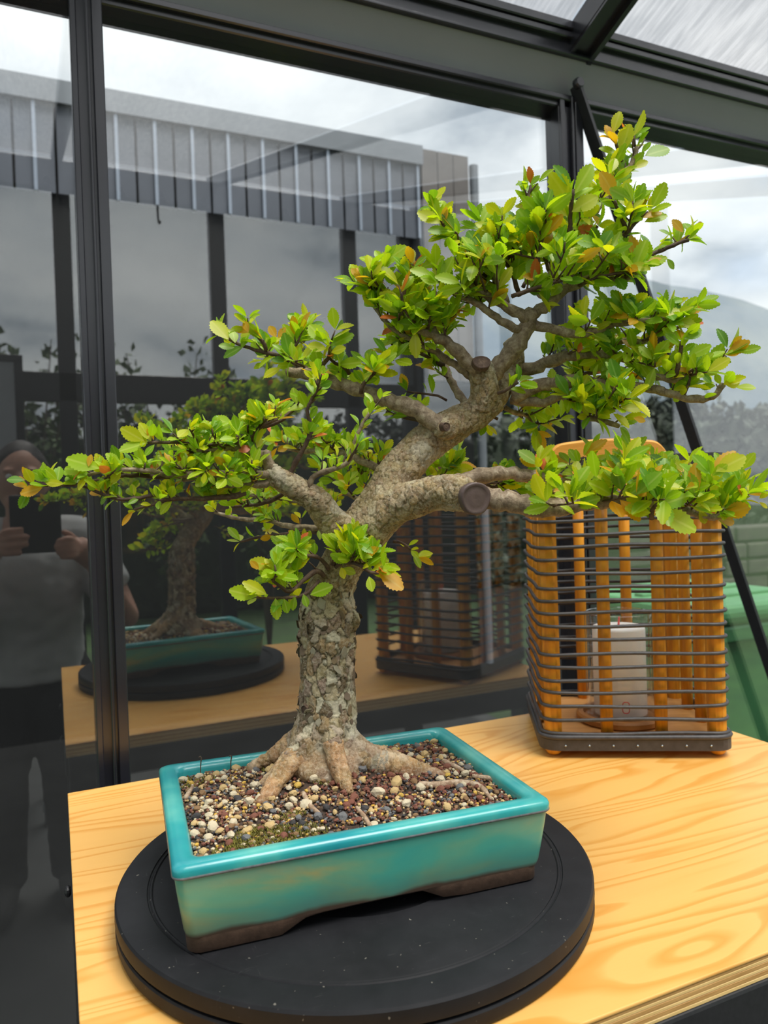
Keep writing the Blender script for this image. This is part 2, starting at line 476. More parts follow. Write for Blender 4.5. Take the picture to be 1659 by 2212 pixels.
LEAFM = [
    leaf_mat('leaf_fresh_green', (0.27, 0.45, 0.008), (0.40, 0.55, 0.012), (0.56, 0.66, 0.10), (0.60, 0.80, 0.010), 0.48),
    leaf_mat('leaf_mid_green', (0.15, 0.34, 0.010), (0.25, 0.45, 0.012), (0.44, 0.58, 0.10), (0.46, 0.70, 0.010), 0.46),
    leaf_mat('leaf_yellow_green', (0.44, 0.52, 0.008), (0.58, 0.60, 0.012), (0.66, 0.66, 0.09), (0.80, 0.82, 0.010), 0.48),
    leaf_mat('leaf_deep_green', (0.070, 0.22, 0.014), (0.13, 0.31, 0.016), (0.27, 0.44, 0.08), (0.28, 0.52, 0.010), 0.38),
    leaf_mat('leaf_amber', (0.60, 0.40, 0.014), (0.70, 0.31, 0.018), (0.70, 0.48, 0.08), (0.90, 0.50, 0.010), 0.46),
    leaf_mat('leaf_copper_red', (0.62, 0.17, 0.022), (0.66, 0.10, 0.045), (0.66, 0.22, 0.08), (0.90, 0.26, 0.03)),
]
def stone(name, a, b):
    t = NT(name); n = t.noise(t.coord('Object'), 300, 4, 0.6)
    r = t.N('ShaderNodeNewGeometry').outputs['Random Per Island']
    col = t.mix(r, a, b)
    col = t.mix(t.math('MULTIPLY', n, 0.4), col, tuple(0.6*x for x in a))
    return t.done(t.bsdf(col, 0.72, 0, t.bump(n, 0.4, 0.001)))
STONEM = [
    stone('cream_pumice', (0.50, 0.41, 0.25), (0.72, 0.62, 0.44)),
    stone('tan_grit', (0.52, 0.36, 0.16), (0.64, 0.45, 0.20)),
    stone('ochre_grit', (0.62, 0.36, 0.05), (0.66, 0.44, 0.09)),
    stone('rust_lava', (0.13, 0.045, 0.028), (0.24, 0.085, 0.050)),
    stone('brown_grit', (0.16, 0.090, 0.040), (0.30, 0.17, 0.075)),
    stone('slate_grit', (0.085, 0.085, 0.088), (0.20, 0.20, 0.20)),
    stone('charcoal_grit', (0.020, 0.018, 0.020), (0.055, 0.050, 0.050)),
]
M['soil'] = simple('dark_soil', (0.050, 0.030, 0.020), 0.9, 0, 0.5, 200, 0.6)
M['moss'] = simple('moss', (0.19, 0.17, 0.025), 0.8, 0, 0.6, 160, 0.5)

# ================================================================== THE GREENHOUSE
FLOOR = 0.0
WY = 1.152           # glass plane of the wall behind the table
OY = -2.116          # glass plane of the opposite wall
XL, XR = -2.433, 2.22
def Z(r): return CAMZ + r           # heights measured from the lens
POSTS = [-2.433, -1.600, -0.767, 0.066, 0.900, 1.733]
floor = obj('floor', box(XL-0.1, XR+0.1, OY-0.1, WY+0.06, -0.12, FLOOR), M['concrete'])
tag(floor, 'grey concrete floor of the greenhouse', None, kind='structure')

wall_b = empty('wall_back', (0, WY, 0)); tag(wall_b, 'black framed glass wall behind the table', kind='structure')
def wpart(name, geo, mat, parent, **k):
    """geometry given in world coordinates, parented to an Empty without rotation"""
    loc = parent.location
    v = [(p[0]-loc.x, p[1]-loc.y, p[2]-loc.z) for p in geo[0]]
    return obj(name, (v, geo[1]), mat, parent, **k)
def post_geo(x, w, z1, y, s=-1):
    """fluted aluminium post standing inside the glass; s=-1 towards the room"""
    a, b = (y, y+s*0.026)
    lo, hi = min(a, b), max(a, b)
    g = [bbox(x-w/2, x+w/2, lo, hi, 0, z1, 0.0015, 1)]
    yo = y+s*0.026
    for cx_, ww, dd in ((x-w*0.40, w*0.20, 0.006), (x+w*0.33, w*0.34, 0.007), (x+0.001, w*0.10, 0.009)):
        l2, h2 = min(yo, yo+s*dd), max(yo, yo+s*dd)
        g.append(bbox(cx_-ww/2, cx_+ww/2, l2, h2, 0, z1, 0.0012, 1))
    g.append(bbox(x-w*0.3, x+w*0.3, y+0.0005 if s < 0 else y-0.03, y+0.03 if s < 0 else y-0.0005, 0, z1, 0.0015, 1))
    return merge(*g)
for x in POSTS:
    wpart('post', post_geo(x, 0.043 if abs(x-0.066) < 0.01 else 0.050, Z(0.735), WY), M['frame'], wall_b)
edges = [XL] + POSTS[1:] + [XR]
for a, b in zip(edges[:-1], edges[1:]):
    wpart('glass_pane', box(a+0.015, b-0.015, WY-0.002, WY+0.002, 0.05, Z(0.722)), M['glass'], wall_b)
wpart('bottom_rail', bbox(XL, XR, WY-0.028, WY+0.028, 0.0, 0.06, 0.003, 1), M['frame'], wall_b)
wpart('top_rail', merge(bbox(XL, XR, WY-0.026, WY+0.028, Z(0.716), Z(0.742), 0.002, 1),
                        bbox(XL, XR, WY-0.034, WY-0.024, Z(0.726), Z(0.737), 0.002, 1)), M['frame'], wall_b)
# fascia, leaning slightly into the room
fz0, fz1 = Z(0.741), Z(0.800)
fg = ([(XL, WY-0.016, fz0), (XR, WY-0.016, fz0), (XR, WY-0.044, fz1), (XL, WY-0.044, fz1),
       (XL, WY+0.028, fz0), (XR, WY+0.028, fz0), (XR, WY+0.020, fz1), (XL, WY+0.020, fz1)],
      [(0, 1, 2, 3), (5, 4, 7, 6), (4, 0, 3, 7), (1, 5, 6, 2), (3, 2, 6, 7), (4, 5, 1, 0)])
wpart('fascia', fg, M['fascia'], wall_b)
wpart('eave_rail', merge(bbox(XL, XR, WY-0.052, WY+0.02, Z(0.797), Z(0.804), 0.002, 1),
                         bbox(XL, XR, WY-0.046, WY+0.03, Z(0.804), Z(0.832), 0.002, 1),
                         bbox(XL, XR, WY-0.056, WY+0.03, Z(0.826), Z(0.838), 0.002, 1)), M['frame'], wall_b)
# diagonal braces
for x in (0.900, -1.600):
    s = 1
    a = (x+0.004, WY-0.040, Z(0.752)); b = (x+0.006+1.18*0.62, WY-0.040, Z(0.752)-1.18*1.51)
    br = wpart('diagonal_brace', merge(bar(a, b, 0.006, 0.026, (0, 1, 0))), M['brace'], wall_b)
    bolt = xf(lathe([(0.0001, 0.012), (0.008, 0.012), (0.010, 0.008), (0.010, 0), (0.0001, 0)], 12), Matrix.Translation((a[0], a[1]-0.003, a[2])) @ Matrix.Rotation(math.pi/2, 4, 'X'))
    wpart('bolt', bolt, M['frame'], wall_b)

# roof (mono-pitch, rising over the room)
ceil = empty('ceiling', (0, 0, 0)); tag(ceil, 'sloping roof of fluted clear panels on black rafters', kind='structure')
RZ0, RY0, RY1 = Z(0.836), WY-0.010, OY
SL = 0.334
def roof_z(y): return RZ0 + (RY0-y)*SL
rx = POSTS + [XR]
for x in rx:
    xa = x+0.012
    for nm, w, dz0, dz1 in (('rafter', 0.050, -0.040, 0.004),):
        v = []
        for y in (RY0, RY1):
            z = roof_z(y)
            v += [(xa-w/2, y, z+dz0), (xa+w/2, y, z+dz0), (xa+w/2, y, z+dz1), (xa-w/2, y, z+dz1)]
        f = [(0, 1, 2, 3), (5, 4, 7, 6), (0, 4, 5, 1), (1, 5, 6, 2), (2, 6, 7, 3), (3, 7, 4, 0)]
        g2 = []
        for (c0, ww, d0, d1) in ((xa+w/2-0.004, 0.010, -0.052, -0.030), (xa-w/2+0.004, 0.006, -0.046, -0.030)):
            vv = []
            for y in (RY0-0.01, RY1):
                z = roof_z(y)
                vv += [(c0-ww/2, y, z+d0), (c0+ww/2, y, z+d0), (c0+ww/2, y, z+d1), (c0-ww/2, y, z+d1)]
            g2.append((vv, f))
        obj(nm, merge((v, f), *g2), M['frame'], ceil)
for a, b in zip(rx[:-1], rx[1:]):
    a += 0.034; b -= 0.012
    per = 0.0115; n = int((b-a)/per)
    v, f = [], []
    ys = np.linspace(RY0-0.035, RY1, 5)
    for y in ys:
        for i in range(n*4+1):
            x = a+(b-a)*i/(n*4)
            z = roof_z(y)+0.010+(0.0, 0.0035, 0.0035, 0.0)[i % 4]
            v.append((x, y, z))
    m_ = n*4+1
    for j in range(len(ys)-1):
        for i in range(m_-1): f.append((j*m_+i, j*m_+i+1, (j+1)*m_+i+1, (j+1)*m_+i))
    obj('roof_panel', (v, f), M['poly'], ceil)
# closing bar under the panel ends
v = []
obj('panel_stop', bbox(XL, XR, RY0-0.050, RY0-0.030, roof_z(RY0-0.04)-0.010, roof_z(RY0-0.04)+0.006, 0.002, 1), M['frame'], ceil)

# opposite wall: seen mirrored in the glass
wall_f = empty('wall_front', (0, OY, 0)); tag(wall_f, 'tall black framed glass wall opposite, mirrored in the panes', kind='structure')
for x in [p+0.03 for p in POSTS]+[2.16]:
    wpart('post', bbox(x-0.045, x+0.045, OY-0.03, OY+0.03, 0, Z(1.75), 0.003, 1), M['frame'], wall_f)
wpart('header', bbox(XL, XR, OY-0.03, OY+0.03, Z(1.742), Z(1.900), 0.003, 1), M['frame'], wall_f)
wpart('transom_rail', bbox(XL, XR, OY-0.03, OY+0.03, Z(0.60), Z(0.757), 0.003, 1), M['frame'], wall_f)
wpart('bottom_rail', bbox(XL, XR, OY-0.03, OY+0.03, 0.0, 0.10, 0.003, 1), M['frame'], wall_f)
for a, b in zip(edges[:-1], edges[1:]):
    wpart('glass_pane', box(a+0.02, b-0.02, OY-0.002, OY+0.002, 0.1, Z(0.60)), M['glass_clear'], wall_f)
    wpart('transom_pane', box(a+0.02, b-0.02, OY-0.002, OY+0.002, Z(0.757), Z(1.742)), M['glass_clear'], wall_f)
# gable ends
for nm, xx, lab in (('wall_left', XL, 'glazed gable end beyond the left of the picture'), ('wall_right', XR, 'glazed gable end beyond the right of the picture')):
    g = empty(nm, (xx, 0, 0)); tag(g, lab, kind='structure')
    for y in (WY-0.03, 0.05, -1.05, OY+0.04):
        wpart('post', bbox(xx-0.025, xx+0.025, y-0.025, y+0.025, 0, roof_z(y)-0.045, 0.003, 1), M['frame'], g)
    ys = (WY-0.03, 0.05, -1.05, OY+0.04)
    for y0, y1 in zip(ys[:-1], ys[1:]):
        v = []
        for dx in (-0.002, 0.002):
            v += [(xx+dx, y0, 0.05), (xx+dx, y1, 0.05), (xx+dx, y1, roof_z(y1)-0.03), (xx+dx, y0, roof_z(y0)-0.03)]
        wpart('glass_pane', (v, [(0, 1, 2, 3), (7, 6, 5, 4), (0, 4, 5, 1), (1, 5, 6, 2), (2, 6, 7, 3), (3, 7, 4, 0)]), M['glass_clear'], g)

# ================================================================== OUTSIDE
M['lawn'] = simple('lawn', (0.030, 0.070, 0.013), 0.9, 0, 0.4, 3, 0.5)
lawn = obj('lawn', box(-60, 60, -60, 60, -0.30, -0.125), M['lawn']); tag(lawn, 'green lawn around the greenhouse', kind='structure')
M['paving'] = simple('dark_paving', (0.0050, 0.0052, 0.0053), 0.85, 0, 0.2, 3, 0.3, Specular_IOR_Level=0.1)
pv = obj('paving', box(-12, 16, WY+0.07, 10.3, -0.13, -0.118), M['paving']); tag(pv, 'dark paving between the greenhouse and the clad building', kind='structure')
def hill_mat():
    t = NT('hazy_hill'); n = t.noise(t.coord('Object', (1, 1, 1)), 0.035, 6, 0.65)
    return t.done(t.bsdf(t.ramp(n, [(0.35, (0.040, 0.062, 0.085)), (0.65, (0.080, 0.098, 0.102))]), 0.9))  # distance haze is put into these blue-grey base colours
M['hill'] = hill_mat()
def make_hill():
    nx, ny = 90, 26
    v, f = [], []
    for j in range(ny):
        t = j/(ny-1)
        for i in range(nx):
            s = i/(nx-1)
            X = -120+620*s; Y = 150+260*t
            ridge = 62+22*math.exp(-((X-205)/120)**2)+5*noise.noise(Vector((X*0.018, 3.1, 0)))+1.4*noise.noise(Vector((X*0.11, 1.0, 0)))
            prof = math.sin(min(1, t/0.36)*math.pi/2) if t < 0.36 else math.cos((t-0.36)/0.64*math.pi/2)
            v.append((X, Y, -0.2+ridge*1.05*prof*(1 if t > 0 else 0)+(1.6*noise.noise(Vector((X*.07, Y*.07, 0))) if 0 < t < 1 else 0)))
    for j in range(ny-1):
        for i in range(nx-1): f.append((j*nx+i, j*nx+i+1, (j+1)*nx+i+1, (j+1)*nx+i))
    return v, f
hill = obj('hill', make_hill(), M['hill'], smooth=True); tag(hill, 'grey blue hillside beyond the garden', kind='structure')

# dark clad building
M['wallb'] = simple('charcoal_render', (0.0045, 0.0048, 0.005), 0.7, 0, 0.15, 2, Specular_IOR_Level=0.15)
M['clad'] = simple('dark_cladding', (0.050, 0.057, 0.074), 0.45, 0.2, 0.15, 2)
M['seam'] = simple('pale_seam', (0.22, 0.25, 0.30), 0.35, 0.6, 0.1, 2)
M['timber'] = simple('weathered_timber', (0.055, 0.045, 0.041), 0.7, 0, 0.25, 4)
M['cap'] = simple('roof_cap', (0.12, 0.13, 0.145), 0.4, 0.4, 0.1, 2)
bl = empty('clad_building', (0, 5.0, -0.12)); tag(bl, 'dark metal clad building with pale vertical seams behind the glass wall', 'building')
BT = Z(2.63)
wpart('wall', box(-6.0, 3.0, 5.02, 9.0, -0.12, BT-0.02), M['wallb'], bl)
x = -5.9; k = 0
while x < 2.56:
    w = 0.1175
    x1 = min(x+w, 2.58)
    wpart('cladding_panel', box(x+0.008, x1-0.008, 4.985, 5.02, Z(1.95), BT-0.13), M['clad'], bl)
    if k % 2 == 0: wpart('seam', box(x-0.010, x+0.010, 4.965, 5.02, Z(1.95), BT-0.13), M['seam'], bl)
    x = x1 if x1 < 2.575 else 3; k += 1
for i in range(3):
    wpart('timber_board', box(2.60+i*0.135, 2.60+i*0.135+0.128, 4.975, 5.02, Z(0.9), BT-0.01), M['timber'], bl)
wpart('roof_cap', box(-6.05, 2.60, 4.95, 9.0, BT-0.14, BT), M['cap'], bl)
wpart('downpipe', merge(tube(np.array([[3.06, 5.0, BT-0.06], [3.06, 5.0, 1.0], [3.06, 5.0, 0.0]]), [0.035]*3, 12)), M['cap'], bl)

# hedge, stone pillar, bin
def leafy_mat(name, a, b):
    t = NT(name); n = t.noise(t.coord('Object'), 9, 5, 0.7)
    return t.done(t.bsdf(t.ramp(n, [(0.35, a), (0.65, b)]), 0.7, 0, t.bump(n, 0.8, 0.05)))
M['hedge'] = leafy_mat('hedge_leaves', (0.006, 0.012, 0.005), (0.020, 0.032, 0.013))
M['shrub'] = leafy_mat('shrub_leaves', (0.030, 0.060, 0.012), (0.085, 0.14, 0.030))
M['stem'] = simple('shrub_stem', (0.09, 0.065, 0.045), 0.8)
def card_cloud(n, fn, size):
    """n small folded leaves; fn() gives a position"""
    v, f = [], []
    for _ in range(n):
        p = Vector(fn()); d = Vector((random.gauss(0, 1), random.gauss(0, 1), random.gauss(0, 1))).normalized()
        s = d.orthogonal().normalized(); s.rotate(Matrix.Rotation(random.uniform(0, 6.28), 3, d)); u = d.cross(s)
        L = size*random.uniform(0.6, 1.3); o = len(v)
        v += [tuple(p), tuple(p+d*L*0.5+s*L*0.3+u*L*0.1), tuple(p+d*L), tuple(p+d*L*0.5-s*L*0.3+u*L*0.1)]
        f += [(o, o+1, o+2), (o, o+2, o+3)]
    return v, f
def hedge(name, x0, x1, y0, y1, h, n, label, size=0.16):
    e_ = empty(name, ((x0+x1)/2, (y0+y1)/2, -0.13))
    tag(e_, label, 'hedge')
    wpart('core', bbox(x0+.1, x1-.1, y0+.1, y1-.1, -0.13, h-0.12, 0.1, 2), M['hedge'], e_)
    def fn():
        q = random.random(); t = random.random()
        X = x0+(x1-x0)*t; zz = random.uniform(-0.1, h)
        if q < 0.4: return (X, y0+random.gauss(0, 0.06), zz)
        if q < 0.6: return (X, y1+random.gauss(0, 0.06), zz)
        return (X, random.uniform(y0, y1), h-0.08+abs(random.gauss(0, 0.14))+0.10*math.sin(X*1.9)+0.12*noise.noise(Vector((X*1.3, 0, 0))))
    wpart('foliage', card_cloud(n, fn, size), M['hedge'], e_)['kind'] = 'stuff'
    return e_
hedge('dark_hedge', 3.6, 24, 10.0, 11.4, Z(1.42), 9000, 'tall dark evergreen hedge below the hillside', 0.22)
hedge('trimmed_hedge', -7, 8, -8.6, -7.6, Z(1.05), 7000, 'dark hedge mirrored behind the opposite glass wall', 0.15)
def shrub(loc, h, n, label):
    e_ = empty('tall_shrub', loc); tag(e_, label, 'shrub', 'shrubs mirrored above the transom rail')
    stems, tips = [], []
    for _ in range(9):
        a = random.uniform(0, 6.28); sp = random.uniform(0.15, 0.6)
        P = [np.array([0, 0, 0.0]), np.array([math.cos(a)*sp*0.3, math.sin(a)*sp*0.3, h*0.5]), np.array([math.cos(a)*sp, math.sin(a)*sp, h*random.uniform(0.8, 1.05)])]
        S = smooth_pts(P, 0.15); stems.append(tube(S, np.linspace(0.02, 0.004, len(S)), 5)); tips.append(S)
    obj('stem', merge(*stems), M['stem'], e_)
    def fn():
        S = random.choice(tips); p = S[random.randint(len(S)//3, len(S)-1)]
        return (p[0]+random.gauss(0, .07), p[1]+random.gauss(0, .07), p[2]+random.gauss(0, .05))
    obj('foliage', card_cloud(n, fn, 0.10), M['shrub'], e_)['kind'] = 'stuff'
shrub((1.00, -4.6, -0.13), 2.75, 700, 'tall thin green shrub mirrored in the large pane right of the left post')
shrub((-0.15, -4.4, -0.13), 2.85, 600, 'tall thin green shrub mirrored beside the grey panel left of the post')
shrub((1.9, -4.9, -0.13), 2.5, 500, 'short green shrub mirrored nearest the hedge end')

M['bin'] = simple('green_plastic', (0.020, 0.095, 0.035), 0.38, 0, 0.12, 8)
M['bin_lid'] = simple('green_lid_plastic', (0.045, 0.165, 0.062), 0.35, 0, 0.12, 8)
bn = empty('wheelie_bin', (2.06, 1.98, -0.125)); tag(bn, 'green plastic wheelie bin standing outside the glass at the right', 'bin')
def frustum(x0, x1, y0, y1, z0, z1, tx, ty, b=0.02):
    bm = bmesh.new(); v, f = box(x0, x1, y0, y1, z0, z1)
    cx_, cy_ = (x0+x1)/2, (y0+y1)/2
    v = [((cx_+(p[0]-cx_)*(tx if p[2] == z0 else 1)), (cy_+(p[1]-cy_)*(ty if p[2] == z0 else 1)), p[2]) for p in v]
    bv = [bm.verts.new(p) for p in v]
    for q in f: bm.faces.new([bv[i] for i in q])
    bmesh.ops.bevel(bm, geom=bm.edges[:], offset=b, segments=3, profile=0.5, affect='EDGES')
    o = geo_from_bm(bm); bm.free(); return o
obj('bin_body', frustum(-0.27, 0.27, -0.28, 0.28, 0.06, 0.96, 0.82, 0.78), M['bin'], bn, smooth=False)
obj('rim', frustum(-0.295, 0.295, -0.30, 0.30, 0.93, 0.985, 1, 1, 0.01), M['bin'], bn)
lid = obj('lid', frustum(-0.30, 0.30, -0.31, 0.30, 0.985, 1.055, 1.0, 1.0, 0.028), M['bin_lid'], bn)
for yy in (-0.16, 0.0, 0.16): obj('lid_rib', bbox(-0.25, 0.25, yy-0.02, yy+0.02, 1.05, 1.066, 0.006, 2), M['bin_lid'], lid)
for sx in (-1, 1):
    obj('wheel', xf(lathe([(0.0001, -0.025), (0.09, -0.025), (0.1, -0.015), (0.1, 0.015), (0.09, 0.025), (0.0001, 0.025)], 20), Matrix.Translation((sx*0.25, 0.24, 0.10)) @ Matrix.Rotation(math.pi/2, 4, 'Y')), M['rubber'], bn)
obj('grip_bar', tube(np.array([[-0.22, 0.335, 0.98], [0, 0.335, 0.98], [0.22, 0.335, 0.98]]), [0.014]*3, 10), M['bin'], bn)
# rough stone wall far right behind the bin
M['stone'] = simple('garden_stone', (0.032, 0.027, 0.022), 0.85, 0, 0.25, 6, 0.4)
sw = empty('stone_wall', (9.2, 7.6, -0.13)); tag(sw, 'low grey brown stone wall behind the lantern at the right', 'garden wall')
zc = -0.13
for row in range(4):
    xx = 6.4+random.uniform(0, 0.2); hh = 0.23
    while xx < 13:
        w = random.uniform(0.35, 0.75)
        wpart('stone', bbox(xx+.012, xx+w-.012, 7.4+random.uniform(-.03, .03), 7.8, zc+.01, zc+hh-.01, 0.03, 2), M['stone'], sw)
        xx += w
    zc += hh

# ================================================================== TABLE
TT = Z(-0.36)           # table top height 0.92 m
TX0, TX1, TY0, TY1 = 0.004, 0.918, 0.412, 1.042
tb = empty('workbench', ((TX0+TX1)/2, (TY0+TY1)/2, 0)); tag(tb, 'workbench with pine plywood top on a black steel frame', 'table')
cols = ['ven_dark', 'ven_light', 'ven_dark', 'ven_light', 'ven_dark', 'ven_light']
th = [0.0032, 0.0026, 0.0036, 0.0026, 0.0036, 0.0030]
z1 = TT-0.0024
top = wpart('table_top', bbox(TX0, TX1, TY0, TY1, TT-0.0030, TT, 0.0010, 2), M['ply'], tb)
for c_, t_ in zip(cols, th):
    g = bbox(TX0+0.0008, TX1-0.0008, TY0+0.0008, TY1-0.0008, z1-t_, z1, 0.0004, 1)
    wpart('veneer_layer', g, M[c_], tb); z1 -= t_
fz = z1
fo = 0.004
wpart('apron', bbox(TX0+fo, TX1-fo, TY0-0.001, TY0+0.034, fz-0.042, fz, 0.003, 2), M['steel_black'], tb)
wpart('apron', bbox(TX0+fo, TX1-fo, TY1-0.034, TY1+0.001, fz-0.042, fz, 0.003, 2), M['steel_black'], tb)
wpart('apron', bbox(TX0-0.001, TX0+0.034, TY0+0.033, TY1-0.033, fz-0.042, fz, 0.003, 2), M['steel_black'], tb)
wpart('apron', bbox(TX1-0.034, TX1+0.001, TY0+0.033, TY1-0.033, fz-0.042, fz, 0.003, 2), M['steel_black'], tb)
for x in (TX0+0.004, TX1-0.044):
    for y in (TY0+0.004, TY1-0.044):
        wpart('leg', bbox(x, x+0.04, y, y+0.04, 0.0, fz-0.041, 0.003, 2), M['steel_black'], tb)
for x in (TX0-0.004, TX1+0.004):
    for y in (0.62, 0.86):
        wpart('bolt', xf(ellipsoid((0, 0, 0), (0.004, 0.006, 0.006), 10, 6), Matrix.Translation((x, y, fz-0.02))), M['steel_black'], tb)

# ================================================================== TURNTABLE
tc_ = (0.2479, 0.6496, TT)
R_ = 0.2134
tt = empty('turntable', tc_, 0.0); tag(tt, 'black round plastic turntable under the turquoise pot', 'turntable')
obj('base_disc', lathe([(0.0001, 0.0), (R_-0.004, 0.0), (R_-0.001, 0.002), (R_, 0.005), (R_, 0.012), (R_-0.001, 0.0135), (R_-0.006, 0.0140), (0.0001, 0.0140)], 128), M['plastic'], tt, smooth=False)
prof = [(0.0001, 0.0145), (R_-0.007, 0.0145), (R_-0.003, 0.0150), (R_, 0.0165), (R_+0.0003, 0.0185), (R_, 0.0275), (R_-0.0015, 0.0294), (R_-0.004, 0.0300),
        (R_-0.0260, 0.0300), (R_-0.0268, 0.0290), (R_-0.0280, 0.0288), (R_-0.0288, 0.0297), (R_-0.0300, 0.0300), (R_-0.0312, 0.0290), (R_-0.0325, 0.0296),
        (0.106, 0.0297), (0.1045, 0.0302), (0.1030, 0.0302), (0.1015, 0.0272), (0.06, 0.0270), (0.0001, 0.0270)]
o = obj('top_disc', lathe(prof, 128), M['plastic'], tt)
for ob_ in tt.children:
    me = ob_.data; me.polygons.foreach_set('use_smooth', np.ones(len(me.polygons), dtype=bool))
    try: me.set_sharp_from_angle(angle=math.radians(28))
    except Exception: pass

# ================================================================== POT
PZ = TT+0.0300
PC = (0.2348, 0.6559)
PYAW = -0.0848
PL, PW, PH = 0.3135, 0.2335, 0.0712
pot = empty('bonsai_pot', (PC[0], PC[1], PZ), PYAW); tag(pot, 'shallow rectangular turquoise glazed bonsai pot with brown clay feet', 'pot')
def rrect(L, Wd, r, n=6, sub=14):
    pts = []
    hx, hy = L/2, Wd/2
    for (cx_, cy_, a0, (ex, ey)) in ((hx-r, hy-r, 0, (-hx+r, hy)), (-hx+r, hy-r, 90, (-hx, -hy+r)), (-hx+r, -hy+r, 180, (hx-r, -hy)), (hx-r, -hy+r, 270, (hx, hy-r))):
        for i in range(n+1):
            a = math.radians(a0+90*i/n); pts.append((cx_+r*math.cos(a), cy_+r*math.sin(a)))
        p = pts[-1]
        for i in range(1, sub): t = i/sub; pts.append((p[0]*(1-t)+ex*t, p[1]*(1-t)+ey*t))
    return pts
def loft(rings):
    v, f = [], []
    n = len(rings[0])
    for r in rings: v += r
    for j in range(len(rings)-1):
        for i in range(n):
            i2 = (i+1) % n
            f.append((j*n+i, j*n+i2, (j+1)*n+i2, (j+1)*n+i))
    return v, f
def ring(inset, z, r=0.0085, zf=None):
    return [(x, y, z if zf is None else zf(x, y)) for x, y in rrect(PL-2*inset, PW-2*inset, max(0.003, r))]
def foot_z(x, y):
    hx, hy = PL/2-0.009, PW/2-0.009
    if abs(abs(y)-hy) < 0.012 and abs(x) < hx-0.012:
        return 0.0112*sstep(0.066, 0.050, abs(x+0.004))
    if abs(abs(x)-hx) < 0.012 and abs(y) < hy-0.012:
        return 0.0112*sstep(0.052, 0.038, abs(y))
    return 0.0
body = loft([ring(0.0088, 0.0130), ring(0.0074, 0.018), ring(0.0050, 0.034), ring(0.0026, 0.052), ring(0.0017, 0.0610)])
body = obj('glazed_wall', body, M['glaze'], pot, smooth=True)
foot = loft([ring(0.021, 0.0135, 0.008), ring(0.020, 0, 0.008, lambda x, y: foot_z(x*1.07, y*1.09)+0.0012), ring(0.0115, 0, 0.010, lambda x, y: foot_z(x, y)),
             ring(0.0095, 0, 0.011, lambda x, y: foot_z(x, y)+0.0014), ring(0.0090, 0.0122, 0.012), ring(0.0086, 0.0138, 0.012)])
obj('clay_foot', foot, M['clay'], pot, smooth=True)
obj('pot_floor', (lambda rr: ([*rr], [tuple(range(len(rr)))]))(ring(0.020, 0.0128, 0.008)), M['clay'], pot)
obj('edge_line', loft([ring(0.0020, 0.0604), ring(0.0002, 0.0614), ring(-0.0004, 0.0624), ring(0.0000, 0.0634)]), M['glaze_line'], pot, smooth=True)
obj('rim', loft([ring(0.0000, 0.0632), ring(-0.0003, 0.0670), ring(0.0006, 0.0695), ring(0.0035, 0.0711), ring(0.0090, 0.0715), ring(0.0135, 0.0708), ring(0.0160, 0.0690, 0.010), ring(0.0172, 0.066, 0.010), ring(0.018, 0.040, 0.010)]), M['glaze_rim'], pot, smooth=True)

# ================================================================== SOIL AND PEBBLES
cyw, syw = math.cos(PYAW), math.sin(PYAW)
def pot_w(u, v, z): return (PC[0]+cyw*u-syw*v, PC[1]+syw*u+cyw*v, PZ+z)
def pot_l(p):
    dx, dy = p[0]-PC[0], p[1]-PC[1]
    return cyw*dx+syw*dy, -syw*dx+cyw*dy
TB = on_z(705, 1655, PZ+0.072)           # trunk base
tu, tv = pot_l(TB)
SL_, SW_ = PL-0.0345, PW-0.0345
def soil_h(u, v):
    d = math.hypot(u-tu, (v-tv)*1.1)
    e_ = min(SL_/2-abs(u), SW_/2-abs(v))
    return 0.0615+0.0205*math.exp(-(d/0.055)**2)+0.0022*noise.noise(Vector((u*40, v*40, 0)))+0.003*sstep(0.0, 0.03, e_)
soil = empty('potting_soil', (PC[0], PC[1], PZ), PYAW); tag(soil, 'gritty dark soil of mixed cream, rust and slate pebbles in the pot', 'soil')
nu, nv = 56, 42
v, f = [], []
for j in range(nv+1):
    for i in range(nu+1):
        u = -SL_/2+SL_*i/nu; w = -SW_/2+SW_*j/nv
        v.append((u, w, soil_h(u, w)-0.0016))
for j in range(nv):
    for i in range(nu): a = j*(nu+1)+i; f.append((a, a+1, a+nu+2, a+nu+1))
obj('soil_bed', (v, f), M['soil'], soil, smooth=True)
def pebble_shape(seed, sub=1):
    bm = bmesh.new(); bmesh.ops.create_icosphere(bm, subdivisions=sub, radius=1.0)
    rs = random.Random(seed); o = Vector((rs.uniform(0, 50),)*3)
    for q in bm.verts:
        k = 1+0.28*noise.noise(q.co*1.1+o)+0.18*noise.noise(q.co*2.4+o)
        q.co = Vector((q.co.x*k, q.co.y*k*rs.uniform(0.80, 0.86), q.co.z*k*0.74))
    g = geo_from_bm(bm); bm.free(); return g
PEB = [pebble_shape(s, 2) for s in range(7)]
PEBS = [pebble_shape(s, 1) for s in range(7, 15)]
peb_mesh = {}
def pick_mat(u, v, big=False):
    fx = u/SL_+0.5
    w = [0.20, 0.14, 0.085, 0.23, 0.17, 0.14, 0.035] if big else [0.085, 0.115, 0.06, 0.30, 0.24, 0.13, 0.07]
    if fx < 0.35: w[0] += 0.08; w[3] -= 0.06
    if fx > 0.55: w[3] += 0.09; w[0] -= 0.01
    blk = noise.noise(Vector((u*26+4.2, v*26+1.1, 0)))
    if blk > 0.28: w = [a_*b_ for a_, b_ in zip(w, (0.4, 0.5, 0.4, 1.0, 0.9, 1.2, 7.0))]
    if math.hypot(u-tu-0.03, v-tv+0.03) < 0.055: w = [a_*b_ for a_, b_ in zip(w, (0.35, 0.6, 0.6, 2.4, 1.4, 0.6, 1.5))]
    w = np.array(w); w /= w.sum()
    return int(rng.choice(7, p=w))
placed = []
